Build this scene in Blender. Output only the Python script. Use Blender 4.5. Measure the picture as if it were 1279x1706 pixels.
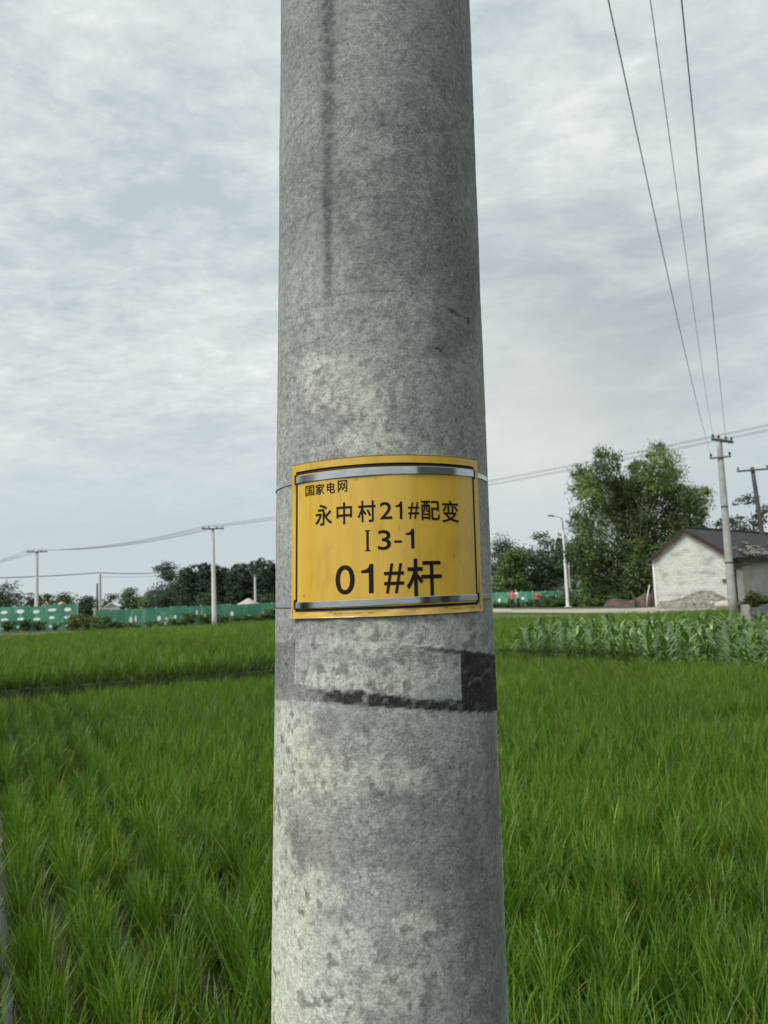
import bpy, math, random
import numpy as np
from mathutils import Vector, Matrix

# ---------------------------------------------------------------- start
for o in list(bpy.data.objects):
    bpy.data.objects.remove(o)
SC = bpy.context.scene
COL = SC.collection
RAD = math.radians
random.seed(7)
RNG = np.random.default_rng(11)

# ---------------------------------------------------------------- camera
FPX = 1280.0
CAM_Z = 1.8
cam_data = bpy.data.cameras.new('camera')
cam_data.sensor_fit = 'HORIZONTAL'
cam_data.sensor_width = 36.0
cam_data.lens = 36.0 * FPX / 1279.0
cam_data.clip_start = 0.05
cam_data.clip_end = 3000
cam_data.dof.use_dof = True
cam_data.dof.focus_distance = 0.98
cam_data.dof.aperture_fstop = 17.0
cam = bpy.data.objects.new('camera', cam_data)
COL.objects.link(cam)
RCAM = Matrix.Rotation(RAD(96.0), 3, 'X') @ Matrix.Rotation(RAD(-2.3), 3, 'Z')
cam.matrix_world = Matrix.Translation((0, 0, CAM_Z)) @ RCAM.to_4x4()
SC.camera = cam
SC.render.resolution_x = 768
SC.render.resolution_y = 1024
SC.view_settings.view_transform = 'Standard'
SC.view_settings.look = 'None'
SC.view_settings.exposure = 0.12
SC.view_settings.gamma = 1.0
SC.cycles.use_denoising = True
SC.cycles.max_bounces = 6
SC.cycles.transparent_max_bounces = 8

# ---------------------------------------------------------------- world
SUN_EL, SUN_AZ = 48.0, -128.0     # azimuth from +y towards +x
world = bpy.data.worlds.new('World')
SC.world = world
world.use_nodes = True
wn, wl = world.node_tree.nodes, world.node_tree.links
wn.clear()


def wmath(op, a, b=None, c=None, clamp=False):
    n = wn.new('ShaderNodeMath'); n.operation = op; n.use_clamp = clamp
    for i, v in enumerate((a, b, c)):
        if v is None: continue
        if isinstance(v, (int, float)): n.inputs[i].default_value = v
        else: wl.new(v, n.inputs[i])
    return n.outputs[0]


def wramp(v, pts):
    n = wn.new('ShaderNodeValToRGB')
    cr = n.color_ramp
    while len(cr.elements) < len(pts): cr.elements.new(0.5)
    for e, (p, c) in zip(cr.elements, pts):
        e.position = p; e.color = (*c, 1) if len(c) == 3 else c
    wl.new(v, n.inputs[0])
    return n.outputs[0]


def wmix(f, a, b, mode='MIX'):
    n = wn.new('ShaderNodeMix'); n.data_type = 'RGBA'; n.blend_type = mode
    for s, v in ((0, f), (6, a), (7, b)):
        if isinstance(v, (int, float)): n.inputs[s].default_value = v
        elif isinstance(v, tuple): n.inputs[s].default_value = (*v, 1)
        else: wl.new(v, n.inputs[s])
    return n.outputs[2]


tc = wn.new('ShaderNodeTexCoord')
sep = wn.new('ShaderNodeSeparateXYZ'); wl.new(tc.outputs['Generated'], sep.inputs[0])
zc = wmath('MAXIMUM', sep.outputs[2], 0.0)
zd = wmath('ADD', zc, 0.20)
cmb = wn.new('ShaderNodeCombineXYZ')
wl.new(wmath('DIVIDE', sep.outputs[0], zd), cmb.inputs[0])
wl.new(wmath('DIVIDE', sep.outputs[1], zd), cmb.inputs[1])


def wnoise(scale, detail, rough, loc, stretch=(1, 1, 1), rot=0.0, dist=0.0):
    mp = wn.new('ShaderNodeMapping'); wl.new(cmb.outputs[0], mp.inputs[0])
    mp.inputs['Location'].default_value = loc
    mp.inputs['Scale'].default_value = stretch
    mp.inputs['Rotation'].default_value = (0, 0, rot)
    n = wn.new('ShaderNodeTexNoise'); wl.new(mp.outputs[0], n.inputs['Vector'])
    n.inputs['Scale'].default_value = scale; n.inputs['Detail'].default_value = detail
    n.inputs['Roughness'].default_value = rough; n.inputs['Distortion'].default_value = dist
    return n.outputs[0]


n_big = wnoise(1.3, 3, 0.5, (3.1, 1.7, 0), (1, 1.15, 1), 0.6, 0.5)
n_mid = wnoise(3.8, 8, 0.66, (0.4, 5.2, 0), (0.9, 1.1, 1), 0.5, 0.25)
n_fine = wnoise(13.0, 7, 0.70, (7.4, 2.2, 0), (0.9, 1.15, 1), 0.4, 0.2)
mpd = wn.new('ShaderNodeMapping'); wl.new(tc.outputs['Generated'], mpd.inputs[0])
mpd.inputs['Rotation'].default_value = (RAD(8), RAD(-19), 0); mpd.inputs['Scale'].default_value = (1.0, 1.0, 3.4); mpd.inputs['Location'].default_value = (2.2, .4, 1.3)
nd_ = wn.new('ShaderNodeTexNoise'); wl.new(mpd.outputs[0], nd_.inputs['Vector'])
nd_.inputs['Scale'].default_value = 3.4; nd_.inputs['Detail'].default_value = 8; nd_.inputs['Roughness'].default_value = .6; nd_.inputs['Distortion'].default_value = .55
n_dir = nd_.outputs[0]
dens = wmath('ADD', wmath('MULTIPLY', n_big, 0.24), wmath('ADD', wmath('ADD', wmath('MULTIPLY', n_mid, 0.26), wmath('MULTIPLY', n_dir, 0.28)), wmath('MULTIPLY', n_fine, 0.22)))
cloud = wramp(dens, [(0.415, (0.50, 0.565, 0.595)), (0.47, (0.60, 0.662, 0.678)), (0.522, (0.70, 0.75, 0.742)), (0.575, (0.84, 0.875, 0.85))])
# smooth grey-blue veil near the horizon
veil = wramp(sep.outputs[2], [(0.0, (0.565, 0.635, 0.655)), (0.10, (0.515, 0.59, 0.635)), (0.22, (0.62, 0.68, 0.695)), (0.4, (0.71, 0.755, 0.745))])
vf = wramp(sep.outputs[2], [(0.06, (1, 1, 1)), (0.15, (0.68, 0.68, 0.68)), (0.24, (0.15, 0.15, 0.15)), (0.38, (0.0, 0.0, 0.0))])
base = wmix(vf, cloud, veil)
# a thicker bank of cloud and, under it, a thin warm gap
def wdir(az, el): return Vector((math.sin(RAD(az)) * math.cos(RAD(el)), math.cos(RAD(az)) * math.cos(RAD(el)), math.sin(RAD(el))))


def wlobe(az, el, pw):
    d_ = wn.new('ShaderNodeVectorMath'); d_.operation = 'DOT_PRODUCT'
    wl.new(tc.outputs['Generated'], d_.inputs[0]); d_.inputs[1].default_value = wdir(az, el)
    return wmath('POWER', wmath('MAXIMUM', d_.outputs['Value'], 0.0), pw)


bank = wmath('MULTIPLY', wlobe(17, 19, 55), wmath('MULTIPLY', wmath('SUBTRACT', 0.86, n_dir), 2.8), clamp=True)
base = wmix(bank, base, (0.40, 0.455, 0.49))
base = wmix(wmath('MULTIPLY', wlobe(12, 11, 90), 0.5), base, (0.80, 0.80, 0.745))
# the cloud sheet is thinner and brighter around the hidden sun
sdir = Vector((math.sin(RAD(SUN_AZ)) * math.cos(RAD(SUN_EL)), math.cos(RAD(SUN_AZ)) * math.cos(RAD(SUN_EL)), math.sin(RAD(SUN_EL))))
dot = wn.new('ShaderNodeVectorMath'); dot.operation = 'DOT_PRODUCT'
wl.new(tc.outputs['Generated'], dot.inputs[0]); dot.inputs[1].default_value = sdir
lobe = wmath('POWER', wmath('MAXIMUM', dot.outputs['Value'], 0.0), 5.0)
gain = wmath('ADD', wmath('MULTIPLY', lobe, 1.1), 1.0)
cg = wn.new('ShaderNodeVectorMath'); cg.operation = 'SCALE'
wl.new(base, cg.inputs[0]); wl.new(gain, cg.inputs['Scale'])
sky = wn.new('ShaderNodeTexSky'); sky.sky_type = 'NISHITA'; sky.sun_disc = False
sky.sun_elevation = RAD(SUN_EL); sky.sun_rotation = RAD(SUN_AZ)
bg_sky = wn.new('ShaderNodeBackground'); wl.new(sky.outputs[0], bg_sky.inputs[0]); bg_sky.inputs[1].default_value = 0.08
bg_cloud = wn.new('ShaderNodeBackground'); wl.new(cg.outputs[0], bg_cloud.inputs[0]); bg_cloud.inputs[1].default_value = 1.0
mixs = wn.new('ShaderNodeMixShader'); mixs.inputs[0].default_value = 0.96
wl.new(bg_sky.outputs[0], mixs.inputs[1]); wl.new(bg_cloud.outputs[0], mixs.inputs[2])
wout = wn.new('ShaderNodeOutputWorld'); wl.new(mixs.outputs[0], wout.inputs[0])

# ---------------------------------------------------------------- sun
sun_data = bpy.data.lights.new('sun', 'SUN')
sun_data.energy = 2.7
sun_data.angle = RAD(24)
sun_data.color = (1.0, 0.965, 0.91)
sun = bpy.data.objects.new('sun', sun_data)
COL.objects.link(sun)
sun.rotation_euler = sdir.to_track_quat('Z', 'Y').to_euler()
sun.location = (0, 0, 30)

# ---------------------------------------------------------------- helpers


def ray(px, py):
    return RCAM @ Vector(((px - 639.5) / FPX, -(py - 853.0) / FPX, -1.0))


def gpt(px, py, z=0.0):
    """the point of the level plane z seen at a photo pixel"""
    d = ray(px, py)
    return Vector((0, 0, CAM_Z)) + d * ((z - CAM_Z) / d.z)


def dpt(px, py, dist):
    """the point at a horizontal distance along the ray of a photo pixel"""
    d = ray(px, py)
    return Vector((0, 0, CAM_Z)) + d * (dist / math.hypot(d.x, d.y))


def tag(o, label=None, cat=None, group=None, kind=None):
    if label: o['label'] = label
    if cat: o['category'] = cat
    if group: o['group'] = group
    if kind: o['kind'] = kind
    return o


def empty(name, loc=(0, 0, 0), rz=0.0):
    o = bpy.data.objects.new(name, None)
    o.empty_display_size = 0.2
    COL.objects.link(o)
    o.location = loc
    o.rotation_euler = (0, 0, rz)
    return o


def copy_tree(o, parent=None):
    c = o.copy(); COL.objects.link(c)
    if parent is not None: c.parent = parent
    for ch in o.children: copy_tree(ch, c)
    return c


def link_mesh(name, me, mats, parent=None):
    o = bpy.data.objects.new(name, me)
    COL.objects.link(o)
    for m in (mats if isinstance(mats, (list, tuple)) else [mats]): me.materials.append(m)
    if parent is not None: o.parent = parent
    return o


def npmesh(name, co, quads, mats, parent=None, col=None, smooth=False, tris=False):
    k = 3 if tris else 4
    co = np.asarray(co, np.float32); quads = np.asarray(quads, np.int32)
    me = bpy.data.meshes.new(name)
    me.vertices.add(len(co)); me.vertices.foreach_set('co', co.ravel())
    me.loops.add(quads.size); me.loops.foreach_set('vertex_index', quads.ravel())
    me.polygons.add(len(quads))
    me.polygons.foreach_set('loop_start', np.arange(0, quads.size, k, dtype=np.int32))
    me.polygons.foreach_set('loop_total', np.full(len(quads), k, np.int32))
    if smooth: me.polygons.foreach_set('use_smooth', np.ones(len(quads), bool))
    me.update(calc_edges=True)
    if col is not None:
        c = np.ones((len(co), 4), np.float32); c[:, :3] = col
        at = me.color_attributes.new('Col', 'FLOAT_COLOR', 'POINT'); at.data.foreach_set('color', c.ravel())
    return link_mesh(name, me, mats, parent)


class MB:
    """collects boxes, tubes and loose faces into one mesh"""
    def __init__(self): self.v = []; self.f = []; self.mi = []
    def add(self, vs, fs, mi=0):
        b = len(self.v); self.v += [tuple(x) for x in vs]
        self.f += [tuple(b + i for i in f) for f in fs]; self.mi += [mi] * len(fs)
    def box(self, c, s, rot=None, mi=0, taper=1.0):
        c = Vector(c); vs = []
        for z in (-1, 1):
            t = taper if z > 0 else 1.0
            for x, y in ((-1, -1), (1, -1), (1, 1), (-1, 1)):
                p = Vector((x * s[0] / 2 * t, y * s[1] / 2 * t, z * s[2] / 2))
                if rot is not None: p = rot @ p
                vs.append(c + p)
        self.add(vs, [(3, 2, 1, 0), (4, 5, 6, 7), (0, 1, 5, 4), (1, 2, 6, 5), (2, 3, 7, 6), (3, 0, 4, 7)], mi)
    def tube(self, pts, rads, n=8, mi=0, caps=True):
        pts = [Vector(p) for p in pts]
        if isinstance(rads, (int, float)): rads = [rads] * len(pts)
        vs, fs = [], []
        prev = None
        for i, p in enumerate(pts):
            t = (pts[min(i + 1, len(pts) - 1)] - pts[max(i - 1, 0)]).normalized()
            a = prev if prev is not None else (Vector((1, 0, 0)) if abs(t.x) < 0.9 else Vector((0, 1, 0)))
            a = (a - t * a.dot(t)).normalized(); prev = a
            b = t.cross(a)
            for k in range(n):
                w = 2 * math.pi * k / n
                vs.append(p + (a * math.cos(w) + b * math.sin(w)) * rads[i])
        for i in range(len(pts) - 1):
            for k in range(n):
                fs.append((i * n + k, i * n + (k + 1) % n, (i + 1) * n + (k + 1) % n, (i + 1) * n + k))
        if caps:
            fs.append(tuple(range(n - 1, -1, -1))); fs.append(tuple((len(pts) - 1) * n + k for k in range(n)))
        self.add(vs, fs, mi)
    def build(self, name, mats, parent=None, smooth=False):
        me = bpy.data.meshes.new(name); me.from_pydata(self.v, [], self.f)
        me.polygons.foreach_set('material_index', self.mi)
        if smooth: me.polygons.foreach_set('use_smooth', [True] * len(self.f))
        me.update()
        return link_mesh(name, me, mats, parent)


def vnoise(x, y, seed):
    """smooth value noise for numpy arrays"""
    r = np.random.default_rng(seed); tab = r.random((256, 256))
    xi, yi = np.floor(x).astype(int), np.floor(y).astype(int)
    fx, fy = x - xi, y - yi
    fx = fx * fx * (3 - 2 * fx); fy = fy * fy * (3 - 2 * fy)
    g = lambda a, b: tab[a % 256, b % 256]
    return (g(xi, yi) * (1 - fx) + g(xi + 1, yi) * fx) * (1 - fy) + (g(xi, yi + 1) * (1 - fx) + g(xi + 1, yi + 1) * fx) * fy


def fbm(x, y, seed, octs=4, gain=0.5):
    s, a, t = 0, 1.0, 0
    for i in range(octs):
        s = s + a * vnoise(x * 2 ** i + 17.3 * i, y * 2 ** i + 9.1 * i, seed + i); t += a; a *= gain
    return s / t


def sstep(a, b, x):
    t = np.clip((x - a) / (b - a), 0, 1)
    return t * t * (3 - 2 * t)


# ---------------------------------------------------------------- materials
class NT:
    def __init__(self, name):
        self.m = bpy.data.materials.new(name); self.m.use_nodes = True
        self.n = self.m.node_tree.nodes; self.l = self.m.node_tree.links
        self.p = self.n['Principled BSDF']
    def link(self, a, b): self.l.new(a, b)
    def coord(self, kind='Object'): return self.n.new('ShaderNodeTexCoord').outputs[kind]
    def noise(self, scale, detail=4, rough=0.5, vec=None, stretch=None):
        n = self.n.new('ShaderNodeTexNoise'); n.inputs['Scale'].default_value = scale
        n.inputs['Detail'].default_value = detail; n.inputs['Roughness'].default_value = rough
        vec = vec or self.coord()
        if stretch:
            mp = self.n.new('ShaderNodeMapping'); mp.inputs['Scale'].default_value = stretch
            self.link(vec, mp.inputs[0]); vec = mp.outputs[0]
        self.link(vec, n.inputs['Vector'])
        return n.outputs[0]
    def ramp(self, v, pts):
        n = self.n.new('ShaderNodeValToRGB'); cr = n.color_ramp
        while len(cr.elements) < len(pts): cr.elements.new(0.5)
        for e, (p, c) in zip(cr.elements, pts): e.position = p; e.color = (*c, 1)
        self.link(v, n.inputs[0]); return n.outputs[0]
    def mix(self, f, a, b, mode='MIX'):
        n = self.n.new('ShaderNodeMix'); n.data_type = 'RGBA'; n.blend_type = mode
        for s, v in ((0, f), (6, a), (7, b)):
            if isinstance(v, (int, float)): n.inputs[s].default_value = v
            elif isinstance(v, tuple): n.inputs[s].default_value = (*v, 1)
            else: self.link(v, n.inputs[s])
        return n.outputs[2]
    def attr(self, name='Col'):
        n = self.n.new('ShaderNodeAttribute'); n.attribute_name = name; return n.outputs['Color']
    def bump(self, h, strength=0.3, dist=0.01):
        n = self.n.new('ShaderNodeBump'); n.inputs['Strength'].default_value = strength; n.inputs['Distance'].default_value = dist
        self.link(h, n.inputs['Height']); self.link(n.outputs[0], self.p.inputs['Normal'])
    def base(self, v):
        if isinstance(v, tuple): self.p.inputs['Base Color'].default_value = (*v, 1)
        else: self.link(v, self.p.inputs['Base Color'])
    def set(self, rough=None, metal=None, spec=None):
        if rough is not None: self.p.inputs['Roughness'].default_value = rough
        if metal is not None: self.p.inputs['Metallic'].default_value = metal
        if spec is not None: self.p.inputs['Specular IOR Level'].default_value = spec
        return self.m


def simple(name, c1, c2, scale=6.0, rough=0.8, metal=0.0, bump=0.0, spec=0.3, stretch=None, dist=0.01):
    t = NT(name); n = t.noise(scale, 5, 0.6, stretch=stretch)
    t.base(t.ramp(n, [(0.3, c1), (0.7, c2)]))
    if bump: t.bump(n, bump, dist)
    return t.set(rough, metal, spec)


def leaf_mat(name, tint=(1, 1, 1), trans=0.3, rough=0.5, spec=0.25):
    t = NT(name)
    c = t.mix(1.0, t.attr(), tint, 'MULTIPLY')
    t.base(c); t.set(rough, 0, spec)
    tr = t.n.new('ShaderNodeBsdfTranslucent'); t.link(t.mix(1.0, c, (1.25, 1.35, 0.7), 'MULTIPLY'), tr.inputs[0])
    mx = t.n.new('ShaderNodeMixShader'); mx.inputs[0].default_value = trans
    t.link(t.p.outputs[0], mx.inputs[1]); t.link(tr.outputs[0], mx.inputs[2])
    t.link(mx.outputs[0], t.n['Material Output'].inputs[0])
    return t.m


M = {}
t = NT('weathered_concrete')
uv = t.coord('Object')
g1 = t.noise(330, 3, 0.7, uv); g2 = t.noise(110, 4, 0.7, uv); g3 = t.noise(900, 2, 0.6, uv)
c = t.mix(1.0, t.attr(), t.ramp(g1, [(0.33, (0.62, 0.62, 0.62)), (0.5, (1.0, 1.0, 1.0)), (0.67, (1.36, 1.36, 1.35))]), 'MULTIPLY')
gm = t.ramp(t.noise(16, 4, .6, uv), [(.36, (0, 0, 0)), (.62, (1, 1, 1))])
c = t.mix(gm, t.mix(.55, c, t.attr()), c)
c = t.mix(1.0, c, t.ramp(g2, [(0.34, (0.70, 0.70, 0.70)), (0.50, (1.0, 1.0, 1.0)), (0.70, (1.25, 1.25, 1.23))]), 'MULTIPLY')
c = t.mix(t.ramp(g3, [(0.66, (0, 0, 0)), (0.72, (1, 1, 1))]), c, (0.46, 0.47, 0.45))
t.base(c); t.bump(g1, 0.5, 0.0018); M['pole'] = t.set(0.82, 0, 0.22)
t = NT('yellow_plate'); t.base(t.attr())
t.bump(t.noise(14, 2, 0.5, stretch=(1, 1, 0.12)), 0.10, 0.01); M['plate'] = t.set(0.17, 0, 0.5)
M['ink'] = simple('black_ink', (0.008, 0.006, 0.006), (0.013, 0.010, 0.009), 60, 0.5, spec=.15)
t = NT('steel_strap'); n = t.noise(60, 3, 0.5, stretch=(1, 1, 14)); t.base(t.ramp(n, [(0.3, (0.36, 0.37, 0.38)), (0.7, (0.52, 0.52, 0.52))]))
t.bump(t.noise(22, 2, 0.5), 0.08, 0.003); M['strap'] = t.set(0.13, 1.0)
M['old_concrete'] = simple('old_concrete', (0.26, 0.26, 0.245), (0.40, 0.40, 0.38), 2.2, 0.85, bump=0.2)
M['pale_concrete'] = simple('pale_concrete', (0.50, 0.50, 0.47), (0.62, 0.62, 0.59), 1.5, 0.85)
M['dark_steel'] = simple('dark_steel', (0.05, 0.052, 0.052), (0.11, 0.11, 0.105), 5, 0.6, 0.3)
M['grey_steel'] = simple('galvanised_steel', (0.30, 0.31, 0.31), (0.42, 0.43, 0.43), 5, 0.5, 0.5)
M['porcelain'] = simple('brown_porcelain', (0.05, 0.035, 0.03), (0.09, 0.06, 0.05), 9, 0.3)
M['cable'] = simple('aluminium_cable', (0.13, 0.135, 0.14), (0.20, 0.205, 0.21), 3, 0.6, 0.2)
M['black_cable'] = simple('black_cable', (0.04, 0.042, 0.045), (0.07, 0.072, 0.075), 3, 0.7)
M['white_paint'] = simple('white_paint', (0.62, 0.63, 0.62), (0.74, 0.75, 0.74), 2, 0.5)
M['rice'] = leaf_mat('rice_leaf', (1, 1, 1), 0.35, 0.42, 0.30)
M['corn'] = leaf_mat('maize_leaf', (1, 1, 1), 0.2, 0.30, 0.65)
M['leaf'] = leaf_mat('tree_leaf', (1, 1, 1), 0.25, 0.55, 0.25)
M['bark'] = simple('bark', (0.05, 0.042, 0.032), (0.13, 0.11, 0.085), 6, 0.9, bump=0.5, stretch=(3, 3, 0.6))
M['culm'] = simple('bamboo_culm', (0.03, 0.04, 0.016), (0.07, 0.08, 0.03), 3, 0.5)

# paddy mud under shallow water
t = NT('paddy_mud'); n = t.noise(3.0, 6, 0.6); t.base(t.ramp(n, [(0.35, (0.018, 0.018, 0.013)), (0.65, (0.05, 0.047, 0.034))]))
rr = t.ramp(t.noise(1.6, 3), [(0.44, (0.04, 0.04, 0.04)), (0.60, (0.45, 0.45, 0.45))]); t.link(rr, t.p.inputs['Roughness'])
t.bump(n, 0.08, 0.02); M['mud'] = t.m
t = NT('country_ground'); a = t.noise(0.09, 5, 0.6); b = t.noise(1.4, 5, 0.65)
c = t.ramp(a, [(0.38, (0.050, 0.085, 0.022)), (0.52, (0.075, 0.11, 0.032)), (0.62, (0.16, 0.13, 0.085))])
t.base(t.mix(0.5, c, t.mix(1.0, c, t.ramp(b, [(0.3, (0.5, 0.5, 0.5)), (0.7, (1.5, 1.5, 1.5))]), 'MULTIPLY'))); t.bump(b, 0.4, 0.1); M['ground'] = t.set(0.95, 0, 0.1)
M['bare_soil'] = simple('bare_soil', (0.09, 0.07, 0.05), (0.17, 0.135, 0.10), 0.8, 0.95, bump=0.4)
M['track'] = simple('dirt_track', (0.27, 0.245, 0.205), (0.42, 0.39, 0.34), 0.5, 0.92, bump=0.2)
M['bank_soil'] = simple('bank_soil', (0.018, 0.026, 0.011), (0.040, 0.052, 0.022), 3, 0.95, bump=0.4)
t = NT('green_hoarding'); a = t.noise(.7, 5, .65); b = t.noise(2.6, 4, .6, stretch=(1, 1, .35))
c = t.ramp(a, [(.35, (.030, .150, .092)), (.6, (.070, .225, .145))])
t.base(t.mix(t.ramp(b, [(.56, (0, 0, 0)), (.66, (.75, .75, .75))]), c, (.23, .38, .30))); M['green_panel'] = t.set(.6, 0, .3)
M['pale_green_post'] = simple('pale_green_post', (0.30, 0.42, 0.36), (0.42, 0.52, 0.46), 2, 0.6)
M['white_mark'] = simple('white_print', (0.55, 0.64, 0.59), (0.72, 0.77, 0.73), 2, 0.6)


# ---------------------------------------------------------------- setting: ground, fields, track
def sheet(name, poly, z, mat, kind='structure', thick=0.0, skirt=0.0, parent=None):
    """a level sheet; with skirt the edge slopes out down to z - thick"""
    mb = MB(); n = len(poly)
    top = [Vector((p[0], p[1], z)) for p in poly]
    if not thick:
        mb.add(top, [tuple(range(n))])
    else:
        c = sum(top, Vector()) / n
        low = [p + (p - c).normalized() * skirt - Vector((0, 0, thick)) for p in top]
        mb.add(top + low, [tuple(range(n))] + [(i, n + i, n + (i + 1) % n, (i + 1) % n) for i in range(n)])
    o = mb.build(name, mat, parent)
    if kind: o['kind'] = kind
    return o


# one ground sheet reaching the horizon, low paddies stepped into it by sheets above
gv = []
gm = MB(); NG = 40
ext = [-1500, -700, -350] + list(np.linspace(-160, 160, 33)) + [350, 700, 1500]
exy = [-300, -100, -40] + list(np.linspace(-16, 176, 33)) + [300, 700, 2200]
for y in exy:
    for x in ext:
        r = math.hypot(x, y)
        gv.append((x, y, -0.02 + (0.12 * math.sin(x * 0.11) * math.sin(y * 0.13) if r > 75 else 0)))
nx = len(ext)
gm.add(gv, [(j * nx + i, j * nx + i + 1, (j + 1) * nx + i + 1, (j + 1) * nx + i) for j in range(len(exy) - 1) for i in range(nx - 1)])
gm.build('ground', M['ground'], smooth=True)['kind'] = 'structure'

BUND = [gpt(-260, 1165, 0.42), gpt(0, 1149, 0.42), gpt(460, 1114, 0.42), gpt(825, 1084, 0.42), gpt(1100, 1091, 0.42), gpt(1400, 1102, 0.42)]
near_poly = [(-26, 1.9), (26, 1.9)] + [(p.x, p.y) for p in reversed(BUND)]
sheet('paddy_water', near_poly, 0.004, M['mud'])
sheet('footpath', [(-30, -7), (30, -7), (30, 1.55), (-30, 1.55)], 0.32, M['bank_soil'], thick=0.34, skirt=0.35)

# ---------------------------------------------------------------- the big concrete pole
PX0, PY0, PAX, PAY, PTP = -0.00545675, 1.08431721, 0.02508111, 0.01850699, 0.00669677


def pole_r(z): return 0.15 - PTP * (z - 1.8)


def pole_xyz(th, z, off=0.0):
    """point of the pole's skin: th in degrees from the side facing the path, off outwards"""
    a = np.radians(th); r = pole_r(z) + off
    return np.stack([PX0 + PAX * (z - 1.8) + r * np.sin(a), PY0 + PAY * (z - 1.8) - r * np.cos(a), z + 0 * a], -1)


TH = np.concatenate([np.arange(-104, 104.01, 0.8), np.arange(109, 256, 5.0)])
ZZ = np.concatenate([np.linspace(0.1, 1.15, 8), np.arange(1.20, 2.78, 0.0025), np.linspace(2.85, 9.0, 24)])
tg, zg = np.meshgrid(TH, ZZ)
u = np.radians(tg) * 0.15                     # metres round the skin
fine = sstep(1.1, 1.2, zg) * (1 - sstep(2.78, 2.9, zg))
n1 = fbm(u * 9 + 40, zg * 9, 3, 5); n2 = fbm(u * 45 + 40, zg * 45, 13, 4); n3 = fbm(u * 130 + 60, zg * 130, 23, 3); n4 = fbm(u * 4 + 20, zg * 3, 33, 3)
n5 = fbm(u * 300 + 90, zg * 300, 29, 2)
v = 0.300 + 0.15 * (n1 - 0.5) + 0.12 * (n2 - 0.5) + 0.10 * (n3 - 0.5) + 0.11 * (n5 - 0.5)
# greener, dirtier upper part; chalky lower part: the weathering of the concrete itself
up = sstep(2.0, 2.45, zg + 0.10 * (n4 - 0.5))
v *= 1 - 0.22 * up
lait = sstep(-6, -50, tg + 46 * (n4 - .5) + 30 * (n1 - .5)) * (1 - sstep(1.60, 1.70, zg + .1 * (n1 - .5))) * sstep(.25, .5, n4 * .5 + n1 * .5 + .06)
v += .085 * lait
low = 1 - sstep(1.25, 1.75, zg + 0.3 * (n4 - 0.5))
chalk = sstep(0.50, 0.62, n1 * 0.55 + n2 * 0.30 + n3 * 0.15 - 0.0030 * (tg + 12) + 0.03 * np.sin(zg * 17 + 2.0))


def blob(th0, z0, sth, sz, wob=0.9):
    d = ((tg - th0) / sth) ** 2 + ((zg - z0) / sz) ** 2
    return np.clip(1.25 - d - wob * (n2 + n1 - 1.0) * 2.2, 0, 1)


def soft(th0, z0, sth, sz):
    return np.clip(1.15 - ((tg - th0) / sth) ** 2 - ((zg - z0) / sz) ** 2, 0, 1)


pale = np.zeros_like(v)
for b in ((-58, 1.60, 34, .07), (-22, 1.582, 30, .035), (5, 1.585, 22, .034), (-62, 1.44, 30, .12), (-34, 1.455, 20, .03), (-66, 1.33, 30, .26), (-50, 1.38, 24, .16), (-30, 1.30, 36, .06), (5, 1.35, 30, .035), (-70, 1.62, 20, .10), (-52, 1.645, 20, .018),
          (-22, 2.055, 24, .055), (-8, 2.03, 16, .05), (-4, 1.99, 26, .022), (-35, 2.09, 14, .03), (8, 1.745, 52, .03), (0, 1.70, 44, .028), (-24, 1.39, 26, .04), (12, 1.42, 14, .02), (-10, 1.27, 40, .03)):
    pale = np.maximum(pale, soft(*b))
nn = n1 * .30 + n2 * .40 + n3 * .30 - .5
pale = sstep(0.30, 0.66, pale * .82 + 2.3 * nn) * (0.55 + .45 * sstep(.1, .6, pale))
v = v + pale * (0.125 - 0.03 * up)
spots = sstep(.595, .66, n2 * .45 + n3 * .55)
v *= 1 - .22 * spots
pits = sstep(0.60, 0.70, n2 * 0.6 + n3 * 0.4) * sstep(0.1, 0.6, pale)
v *= 1 - 0.40 * pits
dark = np.zeros_like(v)
for b in ((-30, 1.505, 22, .022), (-4, 1.50, 40, .024), (30, 1.52, 24, .04), (-26, 1.648, 22, .02), (12, 1.565, 12, .012), (30, 1.585, 12, .012), (34, 1.50, 26, .10), (55, 1.42, 22, .16), (22, 2.30, 40, .14), (44, 2.22, 22, .12), (62, 1.45, 10, .3), (6, 2.245, 18, .012), (-10, 2.155, 20, .012)):
    dark = np.maximum(dark, blob(*b, wob=1.1))
v *= 1 - 0.30 * dark * (0.6 + 0.4 * n3)
# wet looking vertical streak, ragged, fading out downwards
ws = 2.6 + 2.2 * sstep(2.2, 2.6, zg) + 3.0 * (n2 - 0.5)
st = np.exp(-((tg + 26.3 - 1.2 * (n1 - .5)) / np.maximum(ws, .8)) ** 2) * sstep(2.09, 2.24, zg) * (0.45 + 0.75 * sstep(0.36, 0.6, n3 * .6 + n2 * .4))
v *= 1 - 0.60 * np.clip(st, 0, 1)
# hair cracks: thin rings that only run part of the way round
for z0, t0, t1, w, k, sl in ((2.1825, -24, 9, .0016, .35, 0), (2.178, -70, -20, .0013, .35, -0.00012), (2.160, -70, -25, .0013, .3, -0.00010), (2.157, -20, -6, .002, .25, 0), (2.305, -70, -20, .0014, .3, 0.0001), (2.31, -12, 10, .0035, .28, 0),
                             (2.43, -66, -45, .0018, .35, 0.0007), (2.125, -68, -30, .0016, .4, 0.00012), (2.285, -6, 20, .003, .22, 0), (2.41, 0, 14, .002, .3, 0)):
    zc_ = z0 + sl * (tg - t0) + 0.0035 * (fbm(u * 30 + 5, zg * 0 + z0 * 31, 71, 3) - 0.5)
    v *= 1 - k * np.exp(-((zg - zc_) / w) ** 2) * sstep(t0 - 3, t0 + 3, tg) * (1 - sstep(t1 - 3, t1 + 3, tg)) * (0.5 + n3)
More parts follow.
